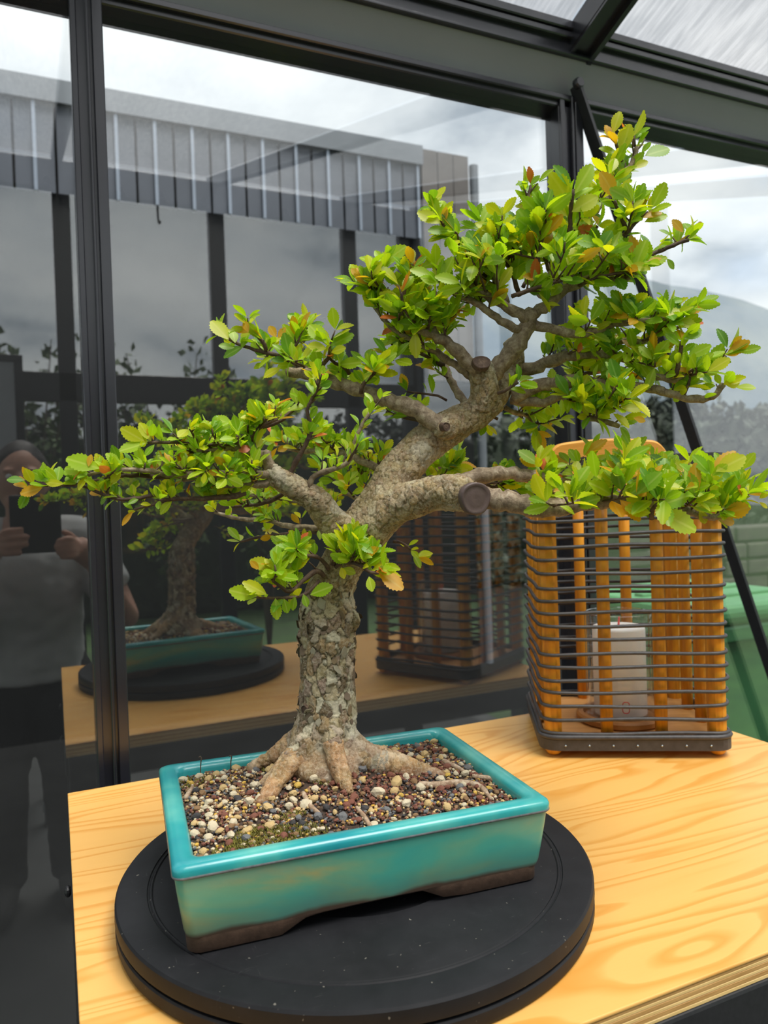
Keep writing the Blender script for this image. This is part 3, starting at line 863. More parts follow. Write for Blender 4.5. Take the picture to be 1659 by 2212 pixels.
tries = 0
while len(placed) < 300 and tries < 20000:
    tries += 1
    u, w = random.uniform(-SL_/2+0.004, SL_/2-0.004), random.uniform(-SW_/2+0.004, SW_/2-0.004)
    if math.hypot(u-tu, w-tv) < 0.030: continue
    r = 0.0026+0.0022*random.random()**2+(0.0014 if random.random() < 0.14 else 0)
    if u < -0.06 and random.random() < 0.4: r *= 1.22
    if any((u-a)**2+(w-b)**2 < (r+c)**2*0.9 for a, b, c in placed): continue
    placed.append((u, w, r))
for u, w, r in placed:
    mi = pick_mat(u, w, True)
    if r > 0.0042: mi = random.choice((0, 0, 0, 1, 5))
    k = random.randrange(7)
    if (k, mi) not in peb_mesh: peb_mesh[(k, mi)] = mesh_data('pebble', *PEB[k], STONEM[mi], smooth=False)
    o = bpy.data.objects.new('pebble', peb_mesh[(k, mi)]); link(o, soil)
    o.location = (u, w, soil_h(u, w)+r*0.32)
    o.rotation_euler = (random.uniform(-.5, .5), random.uniform(-.5, .5), random.uniform(0, 6.28))
    o.scale = (r*random.uniform(0.85, 1.2), r*random.uniform(0.85, 1.2), r*random.uniform(0.9, 1.1))
V_, F_, MI = [], [], []
off = 0
cell = {}
for a, b, c in placed: cell.setdefault((int(a//0.006), int(b//0.006)), []).append((a, b, c))
cnt = 0
while cnt < 6200:
    u, w = random.uniform(-SL_/2, SL_/2), random.uniform(-SW_/2, SW_/2)
    r = 0.0011+0.0013*random.random()**1.5
    bad = False
    for ci in (-1, 0, 1):
        for cj in (-1, 0, 1):
            for a, b, c in cell.get((int(u//0.006)+ci, int(w//0.006)+cj), ()):
                if (u-a)**2+(w-b)**2 < (c*0.8)**2: bad = True
    cnt += 1
    if bad: continue
    vv, ff = random.choice(PEBS)
    ang = random.uniform(0, 6.28); ca, sa = math.cos(ang), math.sin(ang)
    A = np.asarray(vv)*r*np.array([random.uniform(.8, 1.3), random.uniform(.8, 1.2), random.uniform(.8, 1.2)])
    X = A[:, 0]*ca-A[:, 1]*sa+u; Y = A[:, 0]*sa+A[:, 1]*ca+w; Zz = A[:, 2]+soil_h(u, w)+random.uniform(-.0008, .0010)
    V_ += list(zip(X, Y, Zz)); F_ += [tuple(i+off for i in q) for q in ff]; off += len(vv)
    MI += [pick_mat(u, w)]*len(ff)
g = obj('small_grit', (V_, F_), STONEM, soil, mat_idx=MI); g['kind'] = 'stuff'
# moss tufts
v, f = [], []
for (uu, vv, rad, n) in ((-0.085, -0.078, 0.022, 1100), (-0.055, -0.082, 0.018, 700), (-0.105, -0.088, 0.016, 600), (-0.125, 0.078, 0.016, 220), (-0.055, -0.045, 0.010, 160), (tu-0.045, tv+0.02, 0.012, 200), (tu-0.012, tv-0.035, 0.012, 160), (0.075, 0.03, 0.006, 60)):
    for _ in range(n):
        a, rr = random.uniform(0, 6.28), rad*math.sqrt(random.random())
        u, w = uu+rr*math.cos(a)*1.3, vv+rr*math.sin(a)
        if abs(u) > SL_/2 or abs(w) > SW_/2: continue
        z = soil_h(u, w)+0.0006; h_ = random.uniform(0.0012, 0.0030); b_ = random.uniform(0, 6.28); wd = 0.0008
        o_ = len(v)
        v += [(u+wd*math.cos(b_), w+wd*math.sin(b_), z), (u-wd*math.cos(b_), w-wd*math.sin(b_), z), (u+random.gauss(0, .001), w+random.gauss(0, .001), z+h_)]
        f.append((o_, o_+1, o_+2))
obj('moss', (v, f), M['moss'], soil)['kind'] = 'stuff'

# two tiny hooked sprouts at the far rim
for (u_, v_, h_) in ((-0.118, 0.092, 0.016), (-0.088, 0.094, 0.012)):
    S = smooth_pts(np.array([[u_, v_, 0.062, 0], [u_+0.0006, v_, 0.066+h_*0.5, 0], [u_+0.0016, v_, 0.066+h_*0.9, 0], [u_+0.0005, v_, 0.066+h_, 0], [u_-0.0008, v_, 0.066+h_*0.95, 0]], float), 0.0015)
    obj('sprout', tube(S[:, :3], np.linspace(0.0005, 0.0007, len(S)), 6), M['stem'], soil, smooth=True)

# ================================================================== BONSAI TREE
D0 = float((TB-CAM)@FWD)
MPP = D0/F_PX                     # metres per photo pixel at the tree
tree = empty('bonsai_tree', tuple(TB)); tag(tree, 'bonsai elm with flaky bark and fresh serrated green leaves growing in the turquoise pot', 'bonsai')
def TP(x, y, d=0.0): return at_depth(x, y, D0+d)
def path3(pts):
    """rows of (x px, y px, radius px, depth m) -> metric rows x,y,z,r"""
    out = []
    for x, y, r, d in pts:
        p = TP(x, y, d); out.append([p[0], p[1], p[2], r*MPP])
    return np.array(out)

TRUNK = [(706, 1690, 104, 0.000), (702, 1640, 92, 0), (701, 1600, 74, 0), (706, 1550, 62, 0), (708, 1490, 58, 0), (708, 1420, 57, 0), (707, 1360, 59, 0), (708, 1310, 57, 0), (716, 1265, 50, 0),
         (738, 1225, 47, 0), (766, 1180, 50, 0), (800, 1128, 54, 0.002), (832, 1072, 47, 0.006), (868, 1012, 45, 0.012), (915, 962, 43, 0.018), (975, 922, 38, 0.024), (1030, 890, 36, 0.028), (1058, 862, 36, 0.030)]
FORK_L = [(1035, 885, 30, 0.022), (1046, 845, 30, 0.018), (1044, 812, 29, 0.014), (1040, 786, 25, 0.010)]
FORK_R = [(1050, 868, 32, 0.034), (1082, 838, 30, 0.042), (1102, 800, 26, 0.048), (1110, 765, 24, 0.052), (1106, 738, 21, 0.054)]
LIMB_R = [(800, 1140, 46, -0.005), (842, 1102, 42, -0.012), (890, 1080, 38, -0.022), (940, 1066, 37, -0.034), (985, 1064, 36, -0.046), (1008, 1068, 33, -0.052)]
LIMB_L = [(752, 1168, 42, -0.006), (728, 1140, 35, -0.018), (705, 1112, 30, -0.026), (690, 1088, 28, -0.032), (660, 1066, 25, -0.040), (625, 1044, 23, -0.048), (598, 1028, 19, -0.054), (584, 1012, 14, -0.056)]
STUB_M = [(985, 915, 24, 0.016), (962, 926, 22, -0.002), (948, 920, 19, -0.006)]
ROOTS = [
    [(680, 1590, 34, -0.010), (646, 1626, 28, -0.022), (610, 1664, 21, -0.040), (584, 1704, 18, -0.056), (560, 1744, 15, -0.070), (542, 1774, 12, -0.080)],
    [(740, 1600, 34, -0.008), (785, 1634, 34, -0.006), (845, 1648, 29, -0.004), (900, 1660, 22, -0.006), (950, 1672, 14, -0.010), (1000, 1698, 8, -0.016)],
    [(716, 1560, 28, -0.018), (722, 1612, 22, -0.032), (734, 1658, 17, -0.042), (750, 1698, 13, -0.052), (760, 1718, 9, -0.058)],
    [(670, 1585, 30, 0.005), (622, 1612, 22, 0.008), (578, 1634, 14, 0.010), (538, 1650, 9, 0.010)],
    [(700, 1620, 36, 0.03), (730, 1630, 28, 0.06), (780, 1625, 14, 0.08)],
    [(655, 1610, 24, -0.010), (614, 1642, 12, -0.020), (578, 1672, 8, -0.028), (550, 1700, 5, -0.034)],
]
geos = []
for q in (TRUNK, FORK_L, FORK_R, LIMB_R, LIMB_L, STUB_M):
    S = smooth_pts(path3(q), 0.006); geos.append(tube(S[:, :3], S[:, 3], 28))
for q in ROOTS:
    S = smooth_pts(path3(q), 0.005); n_ = max(3, int(len(S)*0.42))
    geos.append(tube(S[:n_, :3], S[:n_, 3], 20))
# buttress lumps
for (x, y, r, d) in ((662, 1606, 24, -0.022), (665, 1668, 20, -0.036), (640, 1660, 16, -0.030), (775, 1640, 22, -0.016), (690, 1690, 22, -0.034), (750, 1340, 26, -0.008), (660, 1375, 18, -0.006)):
    geos.append(ellipsoid(TP(x, y, d), (r*MPP,)*3, 14, 10))
tm = remesh_union(merge(*geos), 0.00122, 3)
tm.name = 'trunk'
nv_ = len(tm.vertices)
co = np.empty(nv_*3); tm.vertices.foreach_get('co', co); co = co.reshape(-1, 3)
no = np.array([tuple(vv.normal) for vv in tm.vertices])
PAL = [(0.45, 0.36, 0.21), (0.27, 0.18, 0.115), (0.56, 0.50, 0.35), (0.15, 0.10, 0.048), (0.36, 0.24, 0.115), (0.30, 0.205, 0.145), (0.49, 0.39, 0.28)]
zlow = TP(706, 1290)[2]; zsoil = PZ+0.074
def bark_at(p, root=False):
    """displacement (m) and colour of the bark at a point"""
    wob = Vector((noise.noise(p*90), noise.noise(p*90+Vector((9, 0, 0))), noise.noise(p*90+Vector((0, 9, 0)))))
    low = 0.0 if root else sstep(zlow+0.025, zlow-0.012, p.z)
    base_ = 1.0 if root else sstep(zsoil+0.050, zsoil+0.016, p.z)
    plate = low*(1-0.60*base_)+0.60*(1-low)*(1-0.3*base_)
    sc = 1.0 if low > 0.5 else 0.78
    q = Vector((p.x/(0.0086*sc), p.y/(0.0086*sc), p.z/(0.0125*sc)))+wob*0.55
    d_, pts_ = noise.voronoi(q)
    crack = d_[1]-d_[0]
    hsh = math.sin(pts_[0].x*127.1+pts_[0].y*311.7+pts_[0].z*74.7)*43758.5453; hsh -= math.floor(hsh)
    q2 = Vector((p.x/0.0040, p.y/0.0040, p.z/0.0048))+wob*0.6
    d2, pt2 = noise.voronoi(q2); crack2 = d2[1]-d2[0]
    h2 = math.sin(pt2[0].x*57.1+pt2[0].y*211.7+pt2[0].z*94.7)*23758.5453; h2 -= math.floor(h2)
    fine = noise.fractal(p*300, 1.0, 2.0, 3)
    k = sstep(0.01, 0.10, crack); k2 = sstep(0.02, 0.12, crack2)
    tilt = (q-pts_[0]).dot(Vector((0.3, 0.4, -0.8)))
    if root: plate = 0.75
    dsp = plate*(0.0017*k-0.0012+0.0010*(hsh-0.4)*k+0.0008*tilt*k+0.0005*(h2-0.5)+0.0004*k2)+0.00055*fine+0.0012*noise.noise(p*75)+0.0019*noise.noise(p*36+Vector((3, 3, 3)))
    c0 = np.array(PAL[int(hsh*6.999)])*(0.82+0.36*h2)
    v_ = noise.noise(p*120)*0.5+0.5
    smoothc = np.array((0.43, 0.31, 0.145))*(0.55+0.80*v_)*(0.85+0.3*h2)
    lent = sstep(0.30, 0.42, noise.noise(p*380))
    smoothc = smoothc*(1-0.6*lent)+np.array((0.26, 0.105, 0.030))*0.6*lent
    c = c0*(0.48+0.52*low)+smoothc*(0.52-0.52*low)
    crackc = np.array((0.11, 0.085, 0.025))  # darker olive-brown mixed into the cracks between plates
    mk = (1-k)*plate*0.85; c = c*(1-mk)+crackc*mk
    grn = sstep(0.10, 0.45, noise.noise(p*45+Vector((5, 2, 8))))*0.40
    c = c*(1-grn)+np.array((0.20, 0.155, 0.045))*grn
    rb = base_*sstep(-0.3, 0.4, noise.noise(p*42))
    c = c*(1-rb*0.65)+np.array((0.40, 0.25, 0.135))*rb*0.65*(0.7+0.6*v_)
    pw = sstep(0.22, 0.40, noise.noise(p*40+Vector((7, 1, 2))))*0.55
    c = c*(1-pw)+np.array((0.52, 0.49, 0.38))*pw*(0.75+0.5*h2)
    soilk = sstep(zsoil+0.004, zsoil-0.012, p.z)*0.75  # blends to dark red-brown towards the soil line
    c = c*(1-soilk)+np.array((0.15, 0.055, 0.020))*soilk
    if root: c = c*np.array((1.30, 1.12, 0.98))
    return dsp, c
def bark_mesh(me, origin):
    n_ = len(me.vertices)
    co = np.empty(n_*3); me.vertices.foreach_get('co', co); co = co.reshape(-1, 3)
    return co, np.array([tuple(q.normal) for q in me.vertices])
colr = np.empty((nv_, 4), dtype=np.float32)
new = co.copy()
for i in range(nv_):
    dsp, c = bark_at(Vector(co[i]))
    new[i] = co[i]+no[i]*dsp; colr[i, :3] = c; colr[i, 3] = 1
new -= np.array(TB)
tm.vertices.foreach_set('co', new.ravel())
at_ = tm.color_attributes.new('bark', 'FLOAT_COLOR', 'POINT'); at_.data.foreach_set('color', colr.ravel())
tm.materials.clear(); tm.materials.append(M['bark'])
tm.polygons.foreach_set('use_smooth', np.ones(len(tm.polygons), dtype=bool)); tm.update()
trunk = link(bpy.data.objects.new('trunk', tm), tree)
# lifted bark flakes along the lower trunk
fl_mesh = []
for s in range(5):
    rs = random.Random(s+40); vv, ff = [], []
    n_ = 8; rad = [rs.uniform(0.7, 1.15) for _ in range(n_)]
    for zz in (0.0, 0.16):
        for k in range(n_):
            a = 2*math.pi*k/n_; vv.append((math.cos(a)*rad[k]*(1 if zz == 0 else 0.86), math.sin(a)*rad[k]*1.4*(1 if zz == 0 else 0.86), zz+0.12*math.cos(a)))
    ff = [tuple(range(n_, 2*n_))]+[(k, (k+1) % n_, n_+(k+1) % n_, n_+k) for k in range(n_)]
    me = mesh_data('bark_flake', vv, ff, M['bark'])
    ca = me.color_attributes.new('bark', 'FLOAT_COLOR', 'POINT'); cc = (*PAL[s], 1)
    ca.data.foreach_set('color', np.array([cc]*len(vv), dtype=np.float32).ravel())
    fl_mesh.append(me)
ts = smooth_pts(path3(TRUNK), 0.004)
for k in range(110):
    j = random.choice([i for i in range(len(ts)) if zsoil+0.03 < ts[i, 2] < zlow+0.006])
    a = random.uniform(0, 6.283)
    nrm = Vector((math.cos(a), math.sin(a), random.uniform(-.2, .3))).normalized()
    p = Vector(ts[j, :3])+nrm*(ts[j, 3]*1.005+0.0006)
    # snap to the displaced trunk
    ok, loc_, n2_, _ = trunk.closest_point_on_mesh(p-Vector(TB))
    if not ok: continue
    yv = Vector((0, 0, 1)); yv = (yv-n2_*yv.dot(n2_)).normalized(); xv = yv.cross(n2_)
    sc_ = random.uniform(0.0024, 0.0052)
    Mx = Matrix(((xv.x, yv.x, n2_.x, 0), (xv.y, yv.y, n2_.y, 0), (xv.z, yv.z, n2_.z, 0), (0, 0, 0, 1))) @ Matrix.Rotation(random.uniform(-.4, .4), 4, 'Z')
    o = bpy.data.objects.new('bark_flake', fl_mesh[k % 5]); link(o, tree)
    o.matrix_local = Matrix.Translation(loc_+n2_*0.0002) @ Mx @ Matrix.Diagonal((sc_, sc_, sc_*0.9, 1))
for q in ROOTS:
    S = smooth_pts(path3(q), 0.0016); n_ = int(len(S)*0.30); S = S[n_:]
    S[:, 2] -= np.linspace(0.000, 0.0045, len(S))
    v, f = tube(S[:, :3], S[:, 3]*1.0, 30)
    me = mesh_data('root', v, f, M['bark'], smooth=True)
    cc = np.ones((len(v), 4), dtype=np.float32); nco = np.empty((len(v), 3))
    for i, vt in enumerate(me.vertices):
        dsp, c = bark_at(vt.co.copy(), True); nco[i] = np.array(vt.co+vt.normal*dsp)-np.array(TB); cc[i, :3] = c
    me.vertices.foreach_set('co', nco.ravel()); ca = me.color_attributes.new('bark', 'FLOAT_COLOR', 'POINT'); ca.data.foreach_set('color', cc.ravel()); me.update()
    link(bpy.data.objects.new('root', me), tree)
# thin surface rootlets on the soil at the right and front
for q in ([(905, 1690, 6, 0), (950, 1690, 8, 0), (990, 1684, 8, 0), (1035, 1692, 7, 0), (1060, 1718, 4, 0)], [(985, 1688, 6, 0), (1000, 1705, 5, 0)], [(1020, 1668, 5, 0), (1060, 1672, 6, 0), (1100, 1690, 4, 0)],
          [(655, 1718, 5, 0), (670, 1738, 6, 0), (690, 1752, 4, 0)], [(770, 1740, 4, 0), (788, 1760, 5, 0), (805, 1782, 4, 0)], [(960, 1640, 7, 0), (990, 1652, 6, 0), (1010, 1664, 4, 0)], [(415, 1690, 5, 0), (400, 1712, 6, 0)]):
    P = []
    for x, y, r, _ in q:
        p = on_z(x, y, PZ+0.068); uu, ww = pot_l(p); p[2] = PZ+soil_h(uu, ww)+0.0012
        P.append([*p, r*MPP*0.9])
    S = smooth_pts(np.array(P), 0.003)
    wpart('rootlet', tube(S[:, :3], S[:, 3], 8, rough=0.1), M['root'], tree, smooth=True)
# sealed pruning cuts
def cut(px, py, rpx, d, nrm, mat, ratio=1.0):
    c = V3(TP(px, py, d)); n = V3(nrm).normalized()
    Mx = n.to_track_quat('Z', 'Y').to_matrix().to_4x4()
    r = rpx*MPP
    g = lathe([(0.0001, 0.0010), (r*0.55, 0.0016), (r*0.80, 0.0008), (r*0.92, 0.0022), (r*1.02, 0.0010), (r*1.02, -0.004)], 26)
    g = ([(p[0]*ratio*(1+0.06*math.sin(3*math.atan2(p[1], p[0]))), p[1]*(1+0.05*math.cos(2*math.atan2(p[1], p[0]))), p[2]) for p in g[0]], g[1])
    wpart('pruning_cut', xf(g, Matrix.Translation(c) @ Mx), mat, tree, smooth=True)
toc = -FWD
cut(1027, 1077, 33, -0.070, toc*0.9+RGT*0.42-UPV*0.05, M['cut'])
cut(1040, 784, 17, -0.0065, toc*0.85+UPV*0.4+RGT*0.1, M['twig'], 1.15)
cut(962, 922, 10, -0.020, toc*0.8+RGT*0.6, M['twig'])
cut(660, 1532, 9, -0.020, toc*0.75-RGT*0.6, M['twig'])

# ---- branches: (points (x, y, r, depth)), leaf settings
# leaf settings: n leaves along, spur count, spur length px, leaf length px, start fraction
BR = []
def B(pts, d0, d1, r0, r1, leaves=0, spurs=0, sl=38, ll=46, t0=0.25, side=0, kind=None):
    n = len(pts)
    L = [0]
    for a, b in zip(pts[:-1], pts[1:]): L.append(L[-1]+math.hypot(b[0]-a[0], b[1]-a[1]))
    rows = [(x, y, r0+(r1-r0)*l/L[-1], d0+(d1-d0)*l/L[-1]) for (x, y), l in zip(pts, L)]
    BR.append(dict(rows=rows, leaves=leaves, spurs=spurs, sl=sl, ll=ll, t0=t0, side=side, L=L[-1], kind=kind))
# low right limb
B([(1000, 1066), (1060, 1078), (1110, 1085), (1170, 1096), (1230, 1093), (1290, 1084), (1360, 1085), (1430, 1092), (1500, 1108), (1545, 1118)], -0.052, -0.075, 25, 7, 4, 16, 60, 50, 0.32, 9)
B([(1500, 1106), (1548, 1118), (1580, 1096), (1612, 1068)], -0.072, -0.085, 8, 4, 5, 3, 30, 46, 0.4, 2)
B([(950, 1052), (1000, 1038), (1045, 1026), (1092, 1022), (1150, 1030), (1230, 1036), (1320, 1032), (1420, 1040), (1520, 1050), (1600, 1060)], -0.02, 0.03, 19, 4, 3, 15, 52, 46, 0.38, 8)
B([(1207, 1092), (1200, 1070), (1180, 1045), (1172, 1020)], -0.056, -0.070, 8, 3, 4, 3, 30, 44, 0.3)
B([(1360, 1082), (1350, 1055), (1338, 1020), (1345, 1000)], -0.064, -0.085, 6, 3, 6, 2, 30, 48, 0.3)
B([(1527, 1098), (1528, 1055), (1535, 1030)], -0.075, -0.09, 5, 3.5, 6, 1, 26, 52, 0.4)
B([(1408, 1120), (1410, 1100), (1425, 1085)], -0.085, -0.10, 5, 3, 3, 0, 30, 60, 0.4)
# left limb
B([(584, 1014), (577, 990), (574, 975)], -0.056, -0.058, 13, 8)
B([(594, 1040), (563, 1046), (520, 1046), (477, 1047), (432, 1035), (395, 1036)], -0.054, -0.075, 9, 4, 8, 5, 26, 32, 0.2, 5)
B([(590, 1026), (548, 1022), (502, 1021), (465, 1025), (401, 1025), (373, 1027), (325, 1017), (298, 1015), (264, 1015), (215, 1020), (190, 1026)], -0.058, -0.11, 8, 3, 16, 13, 30, 34, 0.08, 8)
B([(390, 1028), (340, 1029), (284, 1027), (202, 1039), (160, 1047), (99, 1049), (65, 1056)], -0.07, -0.115, 5, 2, 14, 6, 26, 34, 0.05, 2)
B([(360, 1063), (291, 1077), (250, 1077), (195, 1056), (167, 1046)], -0.08, -0.11, 4, 2.5, 8, 3, 24, 32, 0.1, 1)
B([(530, 1064), (511, 1070), (442, 1077), (374, 1078), (329, 1090), (290, 1100)], -0.06, -0.09, 6, 2.5, 10, 8, 24, 32, 0.1, 3)
B([(640, 880), (601, 911), (561, 926), (538, 933), (502, 961), (457, 961), (381, 956), (318, 956)], -0.04, -0.085, 4, 3, 10, 10, 28, 34, 0.0, 5)
B([(575, 980), (556, 980), (500, 969), (442, 976), (426, 974), (380, 985)], -0.058, -0.07, 7, 3, 8, 9, 28, 32, 0.1, 6)
B([(621, 1032), (654, 971), (672, 931), (663, 885), (675, 865), (690, 842), (684, 817)], -0.05, -0.065, 6, 3, 7, 6, 36, 34, 0.35, 2)
B([(664, 1058), (675, 1032), (692, 1022), (750, 1000), (762, 963), (782, 918), (800, 888)], -0.045, -0.05, 7, 3, 8, 6, 34, 32, 0.15, 3)
B([(560, 985), (540, 955), (560, 925), (600, 905)], -0.06, -0.06, 5, 3, 4, 6, 30, 34, 0.1, 3)
B([(600, 1035), (560, 1000), (520, 990), (470, 995), (400, 1000)], -0.03, -0.02, 6, 3, 4, 8, 28, 32, 0.1, 5)
B([(640, 1045), (600, 1075), (555, 1090), (500, 1095)], -0.02, 0.01, 6, 3, 4, 6, 26, 30, 0.2, 4)
# back left branches (behind the trunk)
B([(850, 1030), (833, 1024), (792, 1000), (752, 982), (700, 972), (661, 975), (600, 965)], 0.03, 0.10, 11, 4, 3, 12, 36, 40, 0.15, 7)
B([(760, 1120), (720, 1105), (690, 1090), (640, 1085), (600, 1072), (540, 1070)], 0.02, 0.07, 10, 4, 3, 8, 34, 34, 0.15, 5)
B([(740, 1135), (680, 1140), (619, 1136), (578, 1124), (520, 1121), (465, 1107)], 0.01, 0.06, 7, 4, 3, 6, 28, 32, 0.25, 1)
B([(700, 1150), (650, 1150), (600, 1156), (560, 1160), (520, 1170)], 0.02, 0.07, 5, 3, 6, 1, 20, 36, 0.45, 0)
B([(790, 1110), (775, 1080), (740, 1060), (760, 1030), (800, 1020)], 0.02, 0.08, 7, 3, 2, 8, 40, 36, 0.2, 4)
# middle left branch
B([(960, 925), (941, 915), (905, 889), (850, 868), (800, 851), (740, 831), (690, 815), (650, 808), (622, 803)], -0.004, 0.02, 20, 11, 0, 6, 36, 42, 0.45, 2)
B([(690, 812), (650, 790), (607, 770), (560, 758), (520, 745), (490, 730), (474, 722)], 0.015, 0.03, 6, 3, 9, 4, 34, 42, 0.1, 3)
B([(575, 757), (566, 735), (545, 720), (530, 710)], 0.02, 0.01, 5, 3, 4, 2, 30, 36, 0.3)
B([(700, 812), (690, 795), (708, 775), (715, 740)], 0.0, -0.01, 6, 3, 5, 2, 30, 44, 0.3)
B([(755, 808), (745, 795), (725, 785), (712, 775)], 0.01, 0.0, 5, 3, 3, 1, 30, 42, 0.2)
B([(780, 850), (785, 830), (800, 815), (820, 790)], 0.0, -0.01, 5, 3, 4, 4, 34, 40, 0.2, 2)
B([(610, 765), (640, 745), (650, 720)], 0.02, 0.02, 4, 2, 4, 3, 26, 38, 0.2, 2)
# small left sprig behind the trunk
B([(925, 912), (900, 905), (870, 900), (835, 890)], 0.02, 0.05, 6, 3, 4, 3, 30, 36, 0.3, 3)
B([(1011, 878), (987, 845), (969, 812), (960, 790), (930, 770)], 0.03, 0.05, 11, 5, 2, 4, 36, 40, 0.5, 3)
B([(965, 865), (945, 855), (910, 850), (880, 846)], 0.03, 0.02, 3, 2, 4, 0, 20, 38, 0.3)
# upper left pad
B([(1040, 800), (1010, 783), (991, 762), (955, 733), (919, 719), (899, 709)], 0.008, -0.01, 17, 8, 0, 4, 36, 44, 0.5, 3)
B([(900, 710), (885, 685), (870, 663), (868, 632)], -0.01, -0.025, 5, 3, 6, 2, 30, 46, 0.2)
B([(941, 724), (938, 697), (919, 673)], -0.004, -0.015, 9, 4, 2, 4, 34, 42, 0.3, 2)
B([(942, 700), (960, 690), (985, 678)], -0.004, -0.012, 4, 3, 4, 1, 30, 40, 0.2)
B([(1020, 815), (979, 786), (943, 762), (895, 736), (842, 704), (808, 663)], 0.02, 0.0, 10, 4, 4, 8, 38, 42, 0.35, 5)
B([(960, 790), (919, 769), (883, 752), (846, 743)], 0.025, 0.03, 6, 3, 3, 6, 30, 38, 0.2, 4)
B([(875, 690), (832, 651), (798, 637), (772, 613)], 0.0, -0.005, 7, 4, 4, 4, 34, 40, 0.2, 3)
B([(801, 636), (825, 605), (827, 569)], -0.004, -0.012, 6, 3, 5, 2, 26, 42, 0.4)
B([(868, 660), (875, 625), (892, 572)], -0.006, -0.012, 5, 3, 6, 2, 30, 40, 0.3)
B([(920, 690), (905, 650), (890, 610)], 0.01, 0.01, 5, 3, 4, 4, 30, 40, 0.2, 2)
# crown
B([(1060, 812), (1082, 785), (1106, 757), (1130, 722), (1141, 695), (1142, 672)], 0.02, 0.0, 23, 16)
B([(1138, 690), (1125, 678), (1096, 660), (1072, 652), (1040, 632), (1020, 615), (1000, 600)], 0.0, -0.02, 13, 5, 2, 6, 42, 44, 0.35, 4)
B([(1094, 655), (1092, 640), (1072, 606), (1058, 570), (1050, 545)], -0.005, -0.02, 8, 4, 3, 6, 44, 46, 0.3, 4)
B([(1122, 712), (1090, 697), (1063, 680), (1027, 654), (979, 634), (950, 613)], 0.0, -0.02, 10, 4, 4, 8, 40, 44, 0.35, 4)
B([(1148, 680), (1183, 657), (1212, 632), (1246, 616), (1289, 599), (1337, 606), (1386, 579)], 0.0, -0.02, 13, 5, 3, 12, 46, 46, 0.3, 6)
B([(1250, 618), (1287, 600), (1340, 590), (1370, 586)], -0.02, -0.035, 4, 3, 9, 0, 30, 50, 0.1)
B([(1105, 640), (1150, 625), (1200, 610), (1240, 596)], -0.018, -0.03, 5, 3, 4, 5, 40, 44, 0.1, 3)
B([(1150, 700), (1198, 712), (1246, 722), (1289, 712), (1329, 700), (1368, 696), (1435, 689), (1478, 690)], 0.004, -0.015, 11, 3.5, 8, 10, 40, 44, 0.25, 5)
B([(1170, 640), (1190, 600), (1215, 550), (1250, 495), (1292, 446), (1322, 416), (1346, 380), (1367, 350), (1376, 318)], 0.03, 0.03, 12, 6, 6, 16, 50, 44, 0.1, 7)
B([(1230, 540), (1287, 550), (1318, 526), (1350, 505), (1371, 482), (1400, 459)], 0.0, -0.02, 6, 4, 5, 6, 40, 44, 0.2, 3)
B([(1260, 600), (1320, 585), (1376, 564), (1398, 555), (1443, 535), (1488, 518)], 0.02, 0.01, 6, 4, 4, 3, 34, 38, 0.3, 2)
B([(1343, 349), (1336, 325), (1330, 305)], 0.026, 0.02, 4, 3, 4, 0, 20, 40, 0.2)
B([(1370, 316), (1369, 290)], 0.03, 0.03, 4, 3, 4, 0, 20, 34, 0.2)
B([(1352, 496), (1340, 464), (1328, 434)], -0.012, -0.022, 5, 3, 4, 1, 24, 46, 0.2)
B([(1372, 482), (1373, 437)], -0.016, -0.022, 4, 3, 4, 0, 24, 42, 0.3)
B([(1215, 560), (1228, 510), (1232, 470), (1238, 410)], -0.012, -0.03, 6, 3.5, 5, 1, 24, 52, 0.3)
B([(1160, 600), (1162, 560), (1168, 525), (1180, 490)], -0.01, -0.025, 6, 3.5, 4, 3, 34, 50, 0.3, 2)
B([(1120, 640), (1110, 600), (1090, 560), (1080, 520)], 0.01, 0.0, 6, 3.5, 4, 5, 40, 48, 0.2, 3)
B([(1060, 570), (1045, 540), (1038, 500), (1040, 482)], 0.0, -0.01, 5, 3, 5, 2, 34, 44, 0.2)
B([(1050, 600), (1010, 557), (977, 516), (962, 492), (957, 478)], -0.005, -0.02, 6, 3, 7, 3, 30, 42, 0.25, 2)
B([(1190, 590), (1165, 520), (1145, 470), (1140, 430), (1147, 400)], 0.03, 0.03, 6, 3, 6, 5, 34, 36, 0.2, 3)
B([(1200, 610), (1240, 570), (1270, 520), (1290, 490)], 0.01, 0.01, 6, 3, 4, 6, 40, 44, 0.2, 3)
B([(1130, 620), (1150, 580), (1130, 540), (1110, 500)], 0.03, 0.04, 5, 3, 3, 6, 40, 44, 0.2, 3)
# right pads
B([(1110, 858), (1140, 842), (1174, 831), (1248, 826), (1312, 831), (1394, 838), (1449, 851), (1495, 863), (1540, 856), (1562, 830)], 0.03, -0.02, 17, 6, 2, 5, 36, 44, 0.35, 2)
B([(1400, 836), (1408, 816), (1457, 819), (1487, 809), (1541, 794), (1566, 768)], -0.004, -0.02, 8, 5, 8, 4, 34, 44, 0.2, 3)
B([(1460, 816), (1467, 777), (1474, 737)], -0.015, -0.025, 5, 4, 6, 1, 26, 44, 0.3)
B([(1110, 800), (1156, 795), (1220, 770), (1312, 766), (1361, 782), (1408, 814)], 0.05, 0.01, 15, 7, 2, 10, 42, 44, 0.2, 6)
B([(1312, 768), (1330, 750), (1349, 735), (1393, 738), (1437, 718), (1475, 704)], 0.02, 0.0, 9, 3, 8, 6, 38, 44, 0.3, 3)
B([(1400, 800), (1405, 785), (1410, 772)], 0.0, -0.01, 4, 3, 5, 0, 26, 50, 0.2)
B([(1475, 857), (1487, 830), (1490, 815)], -0.01, -0.015, 5, 3, 4, 1, 26, 38, 0.3)
